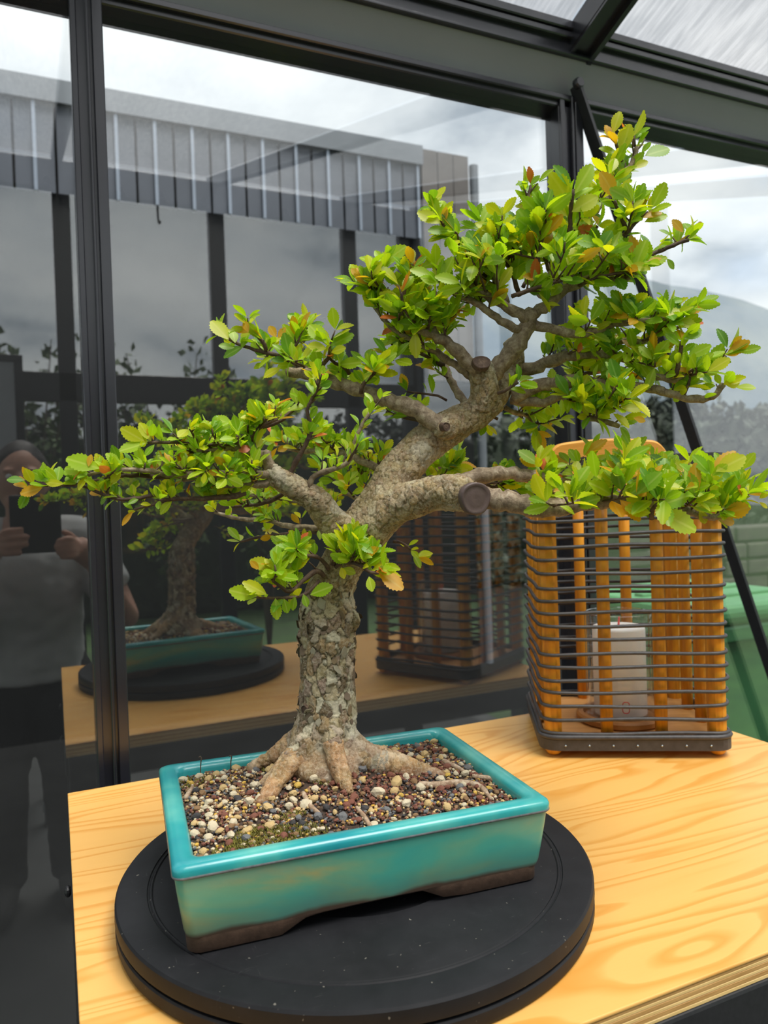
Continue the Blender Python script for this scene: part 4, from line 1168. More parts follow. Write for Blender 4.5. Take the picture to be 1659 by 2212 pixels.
B([(1105, 862), (1174, 870), (1216, 857), (1266, 897), (1300, 910), (1338, 920)], 0.035, 0.0, 12, 5, 2, 6, 40, 44, 0.35, 4)
B([(1262, 894), (1300, 885), (1340, 880)], 0.01, -0.01, 4, 3, 6, 3, 34, 46, 0.2, 2)
B([(1200, 832), (1260, 810), (1330, 800), (1380, 810)], 0.05, 0.06, 6, 3, 3, 8, 36, 42, 0.2, 5)
B([(1090, 880), (1110, 890), (1140, 900), (1160, 930)], 0.05, 0.07, 7, 3, 4, 6, 40, 44, 0.2, 4)
B([(1075, 905), (1060, 900), (1050, 915)], 0.05, 0.06, 4, 2, 2, 2, 26, 36, 0.3, 1)
B([(1075, 850), (1090, 845), (1105, 835), (1120, 826)], 0.0, -0.012, 4, 2.5, 5, 0, 20, 40, 0.3)
B([(880, 1040), (930, 1032), (960, 1020), (990, 1000)], 0.05, 0.08, 9, 4, 2, 6, 34, 40, 0.3, 4)
B([(1020, 1035), (1060, 1052), (1110, 1055)], 0.02, 0.04, 5, 3, 3, 5, 34, 40, 0.2, 3)
# sprigs on the trunk
B([(700, 1245), (685, 1233), (655, 1254), (628, 1278), (610, 1270), (590, 1255)], -0.025, -0.055, 6, 3, 6, 3, 26, 40, 0.2, 2)
B([(690, 1255), (655, 1285), (601, 1292), (555, 1289)], -0.03, -0.06, 4, 3, 4, 0, 26, 40, 0.3)
B([(710, 1230), (690, 1205), (660, 1200), (620, 1205), (590, 1225)], -0.025, -0.05, 5, 3, 7, 4, 26, 38, 0.2, 3)
B([(725, 1225), (745, 1215), (775, 1220), (800, 1236), (818, 1238)], -0.03, -0.055, 5, 3, 7, 4, 26, 40, 0.15, 3)
B([(720, 1220), (725, 1195), (750, 1185), (770, 1172)], -0.03, -0.05, 5, 3, 6, 4, 26, 36, 0.2, 3)
B([(850, 1170), (868, 1172), (880, 1180), (898, 1205)], 0.02, 0.03, 4, 2, 6, 0, 20, 36, 0.3)

# ---- leaves
def leaf_shape(seed, width, curl, fold):
    rs = random.Random(seed); n = 9
    ts_ = np.linspace(0, 1, n+1)
    def wd(t): return 0.5*width*(math.sin(math.pi*min(1, t**1.18)))**0.78 if 0 < t < 1 else 0.0
    def zc(t): return -curl*t*t
    v, uv_, f = [], [], []
    for t in ts_: v.append((0, t, zc(t))); uv_.append((0.5, t))
    for s in (-1, 1):
        base_ = len(v)
        for i, t in enumerate(ts_):
            w = wd(t); v.append((s*w*0.93, t, zc(t)+fold*w)); uv_.append((0.5+s*w*0.93, t))
        tb_ = len(v)
        for i in range(n):
            t = ts_[i]+0.085; w = wd(min(0.995, ts_[i]+0.06))*1.07+0.006
            v.append((s*w, min(1.02, t), zc(t)+fold*w)); uv_.append((0.5+s*w, min(1, t)))
        for i in range(n):
            q = [i, i+1, base_+i+1, tb_+i, base_+i]
            if s > 0: q = q[::-1]
            if i == 0: q = [i, i+1, base_+i+1, tb_+i] if s < 0 else [tb_+i, base_+i+1, i+1, i]
            if i == n-1: q = [i, i+1, tb_+i, base_+i] if s < 0 else [base_+i, tb_+i, i+1, i]
            f.append(tuple(q))
    used = sorted({i for q in f for i in q}); mp_ = {a: b for b, a in enumerate(used)}
    v = [v[i] for i in used]; uv_ = [uv_[i] for i in used]; f = [tuple(mp_[i] for i in q) for q in f]
    return np.array(v), f, [uv_[i] for q in f for i in q]
SHAPES = [leaf_shape(1, 0.46, 0.10, 0.30), leaf_shape(2, 0.52, -0.05, 0.22), leaf_shape(3, 0.40, 0.18, 0.35), leaf_shape(4, 0.56, 0.06, 0.15), leaf_shape(5, 0.48, 0.25, 0.25)]
LEAVES = []      # (matrix 4x4 world, shape, mat, score)
def add_leaf(base, tip, nrm, mat, shape=None, bonus=0.0, wmul=1.0):
    base, tip = Vector(base), Vector(tip)
    y = tip-base; L = y.length
    if L < 1e-5: return
    y.normalize(); n = Vector(nrm); n = n-y*n.dot(y)
    if n.length < 1e-4: n = y.orthogonal()
    n.normalize(); x = y.cross(n)
    Mx = Matrix(((x.x*L*wmul, y.x*L, n.x*L, base.x), (x.y*L*wmul, y.y*L, n.y*L, base.y), (x.z*L*wmul, y.z*L, n.z*L, base.z), (0, 0, 0, 1)))
    vd = (base-V3(CAM)); dep = vd.length; vd.normalize()
    sc_ = L*L*max(0.1, abs(n.dot(vd)))/dep**2*1e3+bonus-(dep-D0)*4
    LEAVES.append((Mx, random.randrange(len(SHAPES)) if shape is None else shape, mat, sc_))
def rnd_mat(young=0.0):
    r = random.random()
    if r < 0.030+0.10*young: return 4
    if r < 0.036+0.125*young: return 5
    if r < 0.22+0.15*young: return 2
    if r < 0.58: return 0
    if r < 0.92: return 1
    return 3
UPW = Vector((0, 0, 1)); TOC = V3(-FWD)
def rvec(): return Vector((random.gauss(0, 1), random.gauss(0, 1), random.gauss(0, 1)))
def leaf_on(p, tang, ll, young=0.0, upb=0.35):
    out = rvec(); out = (out-tang*out.dot(tang)); out.normalize()
    d = (tang*random.uniform(0.25, 0.9)+out*random.uniform(0.5, 1.0)+UPW*upb*random.random()).normalized()
    L = ll*MPP*(random.uniform(0.60, 1.12) if ll < 36 else random.uniform(0.66, 1.28))
    n = (UPW*0.75+TOC*0.75+rvec()*0.55)
    st = Vector(p)+d*0.0012
    add_leaf(st, st+d*L, n, rnd_mat(young))
SPUR = []
def spur(p, dirv, lenpx, ll, nl):
    L = lenpx*MPP; p = Vector(p)
    pts = [p]; d = dirv.normalized(); k = max(2, int(lenpx/14))
    for i in range(k):
        d = (d+rvec()*0.16+UPW*0.05).normalized(); pts.append(pts[-1]+d*L/k)
    SPUR.append(tube(np.array([tuple(q) for q in pts]), np.linspace(2.5*MPP, 1.3*MPP, len(pts)), 5))
    for i in range(1, len(pts)):
        for _ in range(2 if i < len(pts)-1 else 1):
            if random.random() < 0.62: leaf_on(pts[i]*0.6+pts[i-1]*0.4 if random.random() < .5 else pts[i], d, ll, 0.0)
    for _ in range(nl): leaf_on(pts[-1], d, ll, 1.0 if random.random() < 0.35 else 0.0, 0.5)
TWP = []
for b in BR:
    S = smooth_pts(path3(b['rows']), 0.005)
    n_ = len(S)
    rr = S[:, 3]
    wig = rng.normal(0, 1, (n_, 3))*np.minimum(0.0007, rr*0.14)[:, None]; wig[0] = 0
    P = S[:, :3]+wig
    for p in P[::3]: TWP.append(p)
    thick = b['rows'][0][2]
    seg = 14 if thick > 9 else 8
    rn = rr*(1+rng.normal(0, 0.07, n_))
    mat = M['branch'] if thick > 6.5 else M['twig']
    wpart('branch' if thick > 6.5 else 'twig', tube(P, rn, seg, rough=0.05), mat, tree, smooth=True)
    T = np.gradient(P, axis=0)
    def pos(t):
        i = min(n_-1, max(0, int(round(t*(n_-1))))); tg = Vector(T[i]).normalized(); return Vector(P[i]), tg
    for k in range(b['leaves']):
        p, tg = pos(b['t0']+(1-b['t0'])*(k+random.random())/b['leaves']); leaf_on(p, tg, b['ll'])
    if b['leaves']:
        p, tg = pos(1.0)
        for _ in range(3): leaf_on(p, tg, b['ll'], 1.0, 0.3)
    for k in range(b['spurs']):
        p, tg = pos(b['t0']+(1-b['t0'])*(k+random.random())/b['spurs'])
        out = rvec(); out.z = abs(out.z)*0.8; d = (tg*0.45+out.normalized()*0.6+UPW*0.40)
        spur(p, d, b['sl']*random.uniform(0.45, 1.1), b['ll'], random.choice((1, 2, 2)))
    # side twigs spreading in depth give the pads their thickness
    for k in range(int(round(b['side']*0.8))):
        p, tg = pos(b['t0']+(1-b['t0'])*(k+random.random())/b['side'])
        lat = tg.cross(UPW).normalized()*random.choice((-1, 1))
        d = (lat*random.uniform(0.5, 1)+tg*random.uniform(0.1, 0.7)+UPW*random.uniform(-0.05, 0.35)).normalized()
        L = b['sl']*MPP*random.uniform(1.0, 2.2); pts = [p]
        for i in range(5):
            d = (d+rvec()*0.10+UPW*0.04).normalized(); pts.append(pts[-1]+d*L/5)
        SPUR.append(tube(np.array([tuple(q) for q in pts]), np.linspace(3.0*MPP, 1.5*MPP, 6), 5))
        for i in range(1, 6):
            leaf_on(pts[i], d, b['ll']*0.95)
            if random.random() < 0.45: spur(pts[i], UPW*0.7+rvec()*0.5+d*0.3, b['sl']*0.5, b['ll']*0.95, 2)
        for _ in range(2): leaf_on(pts[-1], d, b['ll'], 0.6)
TWP = np.array(TWP)
twpx = np.array([to_px(p) for p in TWP])
# individually observed leaves: base px -> tip px, colour, width factor
G, MG, YG, DG, AM, RD = 0, 1, 2, 3, 4, 5
OBS = [
 (1324,289,1340,238,YG),(1328,310,1306,272,AM),(1342,328,1361,269,G),(1334,334,1295,317,G),(1375,289,1404,275,G),(1393,337,1447,318,MG),(1386,331,1406,308,MG),(1367,364,1401,346,G),
 (1232,437,1189,373,G),(1241,419,1282,352,G),(1235,458,1292,422,G),(1226,468,1187,434,G),(1331,428,1298,370,AM),(1316,371,1297,345,G),(1376,437,1407,409,G),(1408,450,1437,395,G),(1388,471,1431,457,AM),
 (1392,480,1443,462,G),(1476,502,1453,474,AM),(1480,510,1497,489,MG),(1385,577,1441,558,G),(1440,559,1457,581,MG),(1373,582,1340,555,G),
 (1145,400,1167,380,MG),(1141,393,1114,398,MG),(1149,440,1165,411,G),(1040,483,1067,433,G),(1037,498,995,476,MG),(953,483,901,460,G),(971,497,924,501,G),(961,487,982,458,G),(957,483,966,447,AM),(1069,516,1131,469,YG),
 (1163,519,1120,451,G),(1174,512,1217,465,AM),(1160,505,1145,488,AM),(1210,541,1221,483,G),(1185,470,1193,452,RD),
 (828,568,878,533,G),(822,576,777,552,G),(827,569,810,539,G),(781,600,758,580,AM),(784,600,801,582,AM),(885,584,861,560,G),(895,576,922,555,G),(909,580,960,557,G),(938,600,887,580,G),(952,608,981,555,G),(948,613,907,601,G),
 (877,661,919,610,G),(870,673,820,663,G),(885,678,925,654,G),(866,656,815,625,YG),(980,588,1030,560,YG),(897,716,898,773,YG),(936,772,912,797,YG),
 (494,734,456,691,YG),(537,718,527,693,AM),(536,719,505,707,AM),(597,729,582,705,AM),(600,731,617,708,AM),(507,751,472,748,G),(508,741,502,713,G),(521,753,534,723,G),(706,741,667,700,G),(706,753,665,746,G),(713,748,764,719,G),
 (715,761,746,751,G),(643,779,678,761,G),(731,788,782,784,G),(607,794,569,814,YG),(792,807,845,772,G),(562,903,537,862,G),(622,888,663,872,G),(635,952,688,941,G),(503,920,461,900,G),(544,965,516,974,RD),(520,930,492,917,G),
 (312,953,260,924,G),(315,957,257,977,G),(327,953,301,914,G),(334,960,313,984,MG),(260,1005,229,979,G),(215,1012,142,989,G),(188,1018,138,1011,G),(191,1008,198,982,AM),(106,1039,68,1017,G),(123,1036,100,1015,G),(137,1046,99,1042,G),(92,1053,44,1068,AM),
 (554,1289,494,1275,G),(577,1285,525,1256,G),(595,1292,598,1339,G),(613,1293,622,1325,G),(637,1287,632,1319,G),(655,1283,664,1311,G),(670,1285,718,1265,G),(595,1227,540,1212,G),(595,1230,575,1254,MG),(818,1236,872,1272,AM),(797,1245,804,1277,G),
 (812,1230,852,1233,G),(772,1203,809,1182,G),(739,1221,769,1179,G),(769,1170,769,1143,G),(691,1167,691,1144,MG),(737,1225,744,1251,G),(739,1228,768,1238,G),(640,1200,592,1197,G),(668,1190,640,1178,G),(560,1230,541,1212,AM),
 (1534,1025,1498,983,G),(1546,1019,1611,984,G),(1604,1014,1630,978,G),(1406,1098,1344,1051,G),(1419,1095,1487,1069,G),(1419,1105,1507,1144,G),(1406,1108,1351,1097,G),(1412,1111,1455,1127,G),(1347,1017,1403,984,G),(1279,1002,1276,954,G),(1477,1020,1448,988,G),
 (1536,1059,1585,1043,G),(1269,1027,1227,1004,MG),(1386,1046,1425,1020,G),(1182,1001,1180,968,G),(1510,1101,1526,1132,G),(1221,1048,1201,1028,RD),(1195,1062,1217,1056,AM),(1640,1077,1659,1062,YG),(1640,1085,1657,1098,YG),(1408,986,1409,963,MG),
 (1165,1004,1120,972,MG),(1165,1008,1122,990,AM),(1300,1040,1266,1012,MG),(1590,1050,1556,1040,AM),(1605,1068,1595,1050,RD),(1500,1080,1555,1090,G),(1195,1010,1226,1002,G),
 (1418,683,1480,671,YG),(1460,688,1504,708,YG),(1462,683,1500,660,G),(1501,697,1519,698,RD),(1408,777,1381,747,G),(1410,777,1445,735,G),(1467,744,1439,720,G),(1477,733,1516,709,G),(1484,772,1537,747,G),(1580,750,1601,726,AM),(1595,761,1644,752,G),(1605,752,1617,742,RD),
 (1497,807,1536,775,G),(1563,831,1601,816,G),(1588,836,1633,837,G),(1556,830,1546,808,G),(1324,772,1297,735,MG),(1287,772,1273,740,G),(1250,789,1287,779,G),(1349,664,1321,627,MG),(1358,656,1400,636,G),(1324,893,1361,922,G),(1341,883,1390,883,YG),(1368,903,1395,909,AM),
 (1324,883,1309,851,G),(1326,881,1339,846,G),(1190,640,1214,612,G),(1180,655,1182,616,MG),(1210,660,1180,655,G),(1330,770,1300,800,G),
]
for x0, y0, x1, y1, m_ in OBS:
    k = int(np.argmin((twpx[:, 0]-x0)**2+(twpx[:, 1]-y0)**2+((twpx[:, 2]-D0)*500)**2*0.1))
    d = twpx[k, 2]-0.004-random.uniform(0, 0.006)
    b0 = at_depth(x0, y0, d); t0_ = at_depth(x1, y1, d+random.uniform(-0.010, 0.006))
    n = TOC*1.0+UPW*random.uniform(0.2, 0.7)+V3(RGT)*random.uniform(-0.5, 0.5)
    if m_ == G: m_ = random.choice((0, 0, 0, 1, 2))
    add_leaf(b0, t0_, n, m_, random.choice((0, 1, 3)), bonus=2.0, wmul=random.uniform(0.95, 1.1))
LEAVES.sort(key=lambda q: -q[3])
leaf_meshes = {}
for Mx, s, m_, _ in LEAVES[:300]:
    if (s, m_) not in leaf_meshes:
        vv, ff, uu = SHAPES[s]; leaf_meshes[(s, m_)] = mesh_data('leaf', vv, ff, LEAFM[m_], smooth=True, uv=uu)
    o = bpy.data.objects.new('leaf', leaf_meshes[(s, m_)]); link(o, tree)
    o.matrix_local = Matrix.Translation(-V3(TB)) @ Mx
V_, F_, MI, UV_ = [], [], [], []
off = 0
tbv = np.array(TB)
for Mx, s, m_, _ in LEAVES[300:]:
    vv, ff, uu = SHAPES[s]
    A = np.array(Mx); X = vv@A[:3, :3].T+A[:3, 3]-tbv
    V_ += X.tolist(); F_ += [tuple(i+off for i in q) for q in ff]; off += len(vv); MI += [m_]*len(ff); UV_ += uu
fo_ = obj('foliage', (V_, F_), LEAFM, tree, smooth=True, mat_idx=MI, uv=UV_); fo_['kind'] = 'stuff'
g = merge(*SPUR); sp_ = wpart('spur_shoots', g, M['twig'], tree, smooth=True); sp_['kind'] = 'stuff'
print('LEAVES', len(LEAVES), 'trunk verts', nv_)

# ================================================================== LANTERN
LC = (0.772, 0.892); LYAW = math.radians(-29.6)
LA, LB, LZ0 = 0.252, 0.232, TT
lan = empty('candle_lantern', (LC[0], LC[1], LZ0), LYAW); tag(lan, 'orange stained wood lantern wound with dark grey wire beside the bonsai', 'lantern')
def rloop(L, Wd, r, z=0.0, n=5): return [(x, y, z) for x, y in rrect(L, Wd, r, n, 6)]
def closed_tube(P, r, seg=7):
    P = np.asarray(P); n = len(P); v, f = [], []
    for i in range(n):
        T = P[(i+1) % n]-P[i-1]; T = T/np.linalg.norm(T); Nn = np.cross(T, [0, 0, 1.0]); Nn /= np.linalg.norm(Nn)
        for k in range(seg):
            a = 2*math.pi*k/seg; v.append(tuple(P[i]+r*(math.cos(a)*Nn+math.sin(a)*np.array([0, 0, 1.0]))))
    for i in range(n):
        for k in range(seg): f.append((i*seg+k, i*seg+(k+1) % seg, ((i+1) % n)*seg+(k+1) % seg, ((i+1) % n)*seg+k))
    return v, f
wires = []
for k in range(5):
    P = []
    for x, y, z in rloop(LA, LB, 0.022):
        P.append((x*(1+0.006*math.sin(9*y/LB+k)), y*(1+0.006*math.cos(7*x/LA+k)), 0.0011*math.sin(x*30+k*2)+0.0011*math.cos(y*34+k)))
    wires.append(mesh_data('wire_ring', *closed_tube(P, 0.0026), M['wire'], smooth=True))
for i in range(21):
    o = bpy.data.objects.new('wire_ring', wires[i % 5]); link(o, lan); o.location = (0, 0, 0.0345+0.0182*i)
    o.rotation_euler = (0, 0, math.pi if i % 3 == 1 else 0)
obj('base_board', (lambda g: g)(bbox(-LA/2+0.006, LA/2-0.006, -LB/2+0.006, LB/2-0.006, 0.014, 0.026, 0.003, 2)), M['board_wood'], lan)
def band(z0, z1, L, Wd, r, t):
    a = rloop(L, Wd, r); b = rloop(L-2*t, Wd-2*t, max(0.004, r-t))
    R0 = [(x, y, z0) for x, y, _ in a]; R1 = [(x, y, z1) for x, y, _ in a]; R2 = [(x, y, z1) for x, y, _ in b]; R3 = [(x, y, z0) for x, y, _ in b]
    return loft([R0, R1, R2, R3, R0])
obj('base_band', band(0.011, 0.0255, LA+0.006, LB+0.006, 0.024, 0.005), M['wire'], lan)
obj('base_cord', closed_tube([(x, y, 0.029) for x, y, _ in rloop(LA+0.004, LB+0.004, 0.024)], 0.0036, 8), M['wire'], lan, smooth=True)
obj('top_band', band(0.396, 0.412, LA+0.004, LB+0.004, 0.024, 0.006), M['wire'], lan)
nail = ellipsoid((0, 0, 0), (0.0016, 0.0016, 0.0016), 8, 5)
nme = mesh_data('nail', *nail, M['chrome'], smooth=True)
for i in range(7):
    o = bpy.data.objects.new('nail', nme); link(o, lan); o.location = (-LA/2+0.03+i*0.032, -LB/2-0.003, 0.018)
hx, hy = LA/2-0.016, LB/2-0.016
cpost = mesh_data('corner_post', *xf(lathe([(0.0001, 0.012), (0.0118, 0.012), (0.0124, 0.02), (0.0122, 0.2), (0.0124, 0.405), (0.0001, 0.405)], 8), Matrix.Rotation(math.radians(22.5), 4, 'Z')), M['lantern_wood'])
mpost = mesh_data('dowel_post', *lathe([(0.0001, 0.024), (0.0086, 0.024), (0.0090, 0.1), (0.0086, 0.25), (0.0088, 0.400), (0.0001, 0.400)], 10), M['lantern_wood'], smooth=True)
footm = mesh_data('ball_foot', *ellipsoid((0, 0, 0.0085), (0.0115, 0.0115, 0.0085), 16, 10), M['lantern_wood'], smooth=True)
for sx in (-1, 1):
    for sy in (-1, 1):
        o = bpy.data.objects.new('corner_post', cpost); link(o, lan); o.location = (sx*hx, sy*hy, 0)
        o = bpy.data.objects.new('ball_foot', footm); link(o, lan); o.location = (sx*hx, sy*hy, 0)
for sx in (-1, 1):
    for t_ in (-0.333, 0.333):
        for loc_ in ((sx*hx, t_*hy, 0), (t_*hx, sx*hy, 0)):
            o = bpy.data.objects.new('dowel_post', mpost); link(o, lan); o.location = loc_
# handle: arched wooden grip
def handle_geo():
    n = 40; L = 0.178; v, f = [], []
    for i in range(n+1):
        s = i/n; x = -L/2+L*s
        e_ = min(s, 1-s)*L
        h_top = 0.443-0.008*(2*s-1)**2-0.016*max(0, 1-e_/0.022)**2.2
        h_bot = 0.410
        for (yy, zz) in ((-0.011, h_bot), (-0.011, h_top-0.003), (-0.008, h_top), (0.008, h_top), (0.011, h_top-0.003), (0.011, h_bot)): v.append((x, yy, zz))
    m = 6
    for i in range(n):
        for k in range(m): f.append((i*m+k, i*m+(k+1) % m, (i+1)*m+(k+1) % m, (i+1)*m+k))
    f.append(tuple(range(m))[::-1]); f.append(tuple(n*m+k for k in range(m)))
    return v, f
obj('handle', xf(handle_geo(), Matrix.Translation((-0.010, -0.01, 0)) @ Matrix.Rotation(math.radians(7), 4, 'Z')), M['handle_wood'], lan)
obj('top_bar', bbox(-LA/2+0.01, LA/2-0.01, -0.034, 0.014, 0.399, 0.411, 0.002, 1), M['wire'], lan)
# candle set inside
cp = np.array((LC[0]-0.012, LC[1]-0.018))
co_ = obj('candle_coaster', lathe([(0.0001, 0), (0.060, 0), (0.064, 0.003), (0.064, 0.009), (0.061, 0.012), (0.054, 0.012), (0.052, 0.006), (0.0001, 0.006)], 40), M['coaster']); co_.location = (cp[0], cp[1], TT+0.026)
tag(co_, 'round brown wooden coaster on the lantern base', 'coaster')
jar = obj('candle_jar', lathe([(0.0001, 0.0), (0.0475, 0.0), (0.0485, 0.002), (0.0485, 0.152), (0.0478, 0.1535), (0.0462, 0.152), (0.0462, 0.004), (0.0001, 0.0035)], 48), M['jar_glass'], smooth=True); jar.location = (cp[0], cp[1], TT+0.0325)
tag(jar, 'clear glass cylinder around the white candle', 'jar')
cd = empty('pillar_candle', (cp[0], cp[1], TT+0.0362)); tag(cd, 'white pillar candle with a red wick in the lantern', 'candle')
obj('wax_body', lathe([(0.0001, 0), (0.0370, 0.0), (0.0378, 0.002), (0.0378, 0.1250), (0.0368, 0.1285), (0.030, 0.1295), (0.0001, 0.1285)], 40), M['wax'], cd, smooth=True)
obj('wick', tube(np.array([[0, 0, 0.126], [0.001, 0, 0.134], [0.0025, 0.0005, 0.142]]), [0.0016, 0.0015, 0.0013], 6), M['red_wick'], cd)

# ================================================================== THINGS SEEN ONLY MIRRORED IN THE GLASS
M['skin'] = simple('skin', (0.46, 0.24, 0.16), 0.55, 0, 0.08, 12, Subsurface_Weight=0.05)
M['hair'] = simple('dark_hair', (0.022, 0.015, 0.012), 0.6, 0, 0.4, 60, 0.4)
M['shirt'] = simple('grey_white_cotton', (0.46, 0.46, 0.45), 0.85, 0, 0.10, 14, 0.3)
M['trousers'] = simple('black_cotton', (0.012, 0.012, 0.014), 0.85, 0, 0.3, 40, 0.2)
M['shoe'] = simple('dark_shoe', (0.03, 0.028, 0.027), 0.6)
M['phone'] = simple('phone_back', (0.010, 0.011, 0.013), 0.25)
M['lens'] = simple('lens_glass', (0.004, 0.004, 0.006), 0.05)
def C(x, y, z): return (x, y, CAMZ+z)
def limb(pts, rad, seg=14, step=0.02):
    S = smooth_pts(np.array([[*p, r] for p, r in zip(pts, rad)]), step); return tube(S[:, :3], S[:, 3], seg)
px_, py_ = -0.085, -0.43
person = empty('person', (px_, py_, 0)); tag(person, 'person in pale grey shirt and black trousers holding up a phone, mirrored in glass', 'person')
hd = np.array(C(-0.088, -0.315, 0.105))
gb = []
gb.append(limb([C(px_, py_, -0.50), C(px_, py_+0.01, -0.36), C(px_, py_+0.03, -0.20), C(px_, py_+0.05, -0.08), C(px_, py_+0.065, -0.02)], [0.135, 0.125, 0.145, 0.125, 0.075]))
gb.append(limb([C(px_, py_+0.06, -0.05), C(px_, py_+0.085, 0.00), C(-0.087, -0.325, 0.05)], [0.062, 0.054, 0.052]))
gb.append(ellipsoid(hd, (0.074, 0.092, 0.112), 24, 18))
gb.append(ellipsoid(hd+np.array((0, 0.035, -0.065)), (0.052, 0.055, 0.052), 16, 12))
gb.append(limb([hd+np.array((0, 0.088, 0.012)), hd+np.array((0, 0.106, -0.018)), hd+np.array((0, 0.094, -0.030))], [0.009, 0.014, 0.013], 8, 0.006))
for s in (-1, 1):
    gb.append(ellipsoid(hd+np.array((s*0.076, -0.002, -0.005)), (0.010, 0.018, 0.030), 10, 8))
    gb.append(ellipsoid(hd+np.array((s*0.03, 0.078, 0.028)), (0.022, 0.014, 0.007), 10, 8))
    gb.append(limb([hd+np.array((s*0.006, 0.088, -0.055)), hd+np.array((s*0.022, 0.080, -0.057))], [0.008, 0.005], 8, 0.006))
    # leg
    gb.append(limb([C(px_+s*0.085, py_, -0.50), C(px_+s*0.10, py_+0.03, -0.80), C(px_+s*0.105, py_-0.01, -1.02), C(px_+s*0.105, py_-0.02, -1.20)], [0.095, 0.065, 0.058, 0.042]))
    gb.append(limb([C(px_+s*0.105, py_-0.04, -1.225), C(px_+s*0.11, py_+0.06, -1.24), C(px_+s*0.115, py_+0.15, -1.25)], [0.045, 0.042, 0.028]))
def hand(s, wrist, palm, tips, thumb):
    gb.append(limb([wrist, palm], [0.030, 0.036], 12, 0.012))
    for k, pts in enumerate(tips): gb.append(limb([palm]+pts, [0.016, 0.0105, 0.0095, 0.0085], 8, 0.006))
    gb.append(limb([wrist, *thumb], [0.018, 0.013, 0.011, 0.009], 8, 0.006))
ph = np.array(C(-0.046, -0.012, -0.030))        # phone centre
# her right hand (world -x side), fingers wrap over the back of the phone
palmL = C(-0.150, -0.032, -0.082)
hand(-1, C(-0.185, -0.075, -0.135), palmL, [
    [C(-0.125, 0.004, -0.050), C(-0.100, 0.006, -0.045), C(-0.078, 0.006, -0.044)],
    [C(-0.122, 0.006, -0.068), C(-0.092, 0.008, -0.064), C(-0.064, 0.007, -0.064)],
    [C(-0.124, 0.005, -0.088), C(-0.094, 0.008, -0.086), C(-0.066, 0.007, -0.086)],
    [C(-0.128, 0.002, -0.106), C(-0.104, 0.006, -0.107), C(-0.084, 0.006, -0.108)]],
    [C(-0.150, -0.050, -0.080), C(-0.125, -0.044, -0.055), C(-0.105, -0.036, -0.045)])
palmR = C(0.060, -0.030, -0.100)
hand(1, C(0.105, -0.075, -0.150), palmR, [
    [C(0.040, 0.004, -0.075), C(0.022, 0.008, -0.078), C(0.006, 0.007, -0.082)],
    [C(0.040, 0.006, -0.092), C(0.018, 0.008, -0.094), C(0.000, 0.007, -0.096)],
    [C(0.044, 0.006, -0.108), C(0.022, 0.008, -0.110), C(0.004, 0.006, -0.111)],
    [C(0.050, 0.004, -0.124), C(0.030, 0.006, -0.125), C(0.014, 0.004, -0.126)]],
    [C(0.060, -0.048, -0.090), C(0.040, -0.044, -0.065), C(0.022, -0.036, -0.055)])
shL, shR = C(px_-0.175, py_+0.05, -0.10), C(px_+0.175, py_+0.05, -0.10)
elL, elR = C(-0.330, -0.28, -0.330), C(0.205, -0.28, -0.345)
gb.append(limb([C(px_-0.05, py_+0.05, -0.08), shL, elL, C(-0.185, -0.075, -0.135)], [0.07, 0.056, 0.042, 0.028]))
gb.append(limb([C(px_+0.05, py_+0.05, -0.08), shR, elR, C(0.105, -0.075, -0.150)], [0.07, 0.056, 0.042, 0.028]))
bm_ = remesh_union(merge(*gb), 0.0052, 3); bm_.name = 'body'
bm_.materials.clear(); bm_.materials.append(M['skin']); bm_.polygons.foreach_set('use_smooth', np.ones(len(bm_.polygons), dtype=bool))
bm_.transform(Matrix.Translation(-Vector((px_, py_, 0))))
link(bpy.data.objects.new('body', bm_), person)
def cloth(name, geos, vox, mat):
    m_ = remesh_union(merge(*geos), vox, 4); m_.name = name
    for vv in m_.vertices:
        q = vv.co
        vv.co = q+vv.normal*(0.006*noise.noise(Vector((q.x*9, q.y*9, q.z*16)))+0.004*noise.noise(Vector((q.x*22, q.y*22, q.z*34))))
    m_.materials.clear(); m_.materials.append(mat); m_.polygons.foreach_set('use_smooth', np.ones(len(m_.polygons), dtype=bool))
    m_.transform(Matrix.Translation(-Vector((px_, py_, 0)))); m_.update()
    return link(bpy.data.objects.new(name, m_), person)
def tslice(a, b, t): return tuple(a[i]*(1-t)+b[i]*t for i in range(3))
sh = [limb([C(px_, py_, -0.53), C(px_, py_+0.005, -0.40), C(px_, py_+0.03, -0.22), C(px_, py_+0.045, -0.10), C(px_, py_+0.06, -0.045)], [0.172, 0.165, 0.172, 0.155, 0.085], 20)]
sh.append(limb([C(px_-0.05, py_+0.045, -0.10), shL, tslice(shL, elL, 0.62)], [0.09, 0.078, 0.072]))
sh.append(limb([C(px_+0.05, py_+0.045, -0.10), shR, tslice(shR, elR, 0.62)], [0.09, 0.078, 0.072]))
cloth('shirt', sh, 0.009, M['shirt'])
tr = []
for s in (-1, 1): tr.append(limb([C(px_+s*0.06, py_, -0.50), C(px_+s*0.09, py_+0.005, -0.60), C(px_+s*0.10, py_+0.03, -0.82), C(px_+s*0.105, py_-0.01, -1.03), C(px_+s*0.105, py_-0.015, -1.215)], [0.115, 0.112, 0.088, 0.078, 0.070]))
tr.append(ellipsoid(C(px_, py_, -0.52), (0.158, 0.135, 0.09), 20, 14))
cloth('trousers', tr, 0.009, M['trousers'])
hr = [ellipsoid(hd+np.array((0, -0.018, 0.022)), (0.084, 0.094, 0.106), 24, 16), limb([hd+np.array((-0.05, -0.05, -0.02)), hd+np.array((0, -0.085, -0.04)), hd+np.array((0.05, -0.05, -0.02))], [0.035, 0.045, 0.035])]
cloth('hair', hr, 0.007, M['hair'])
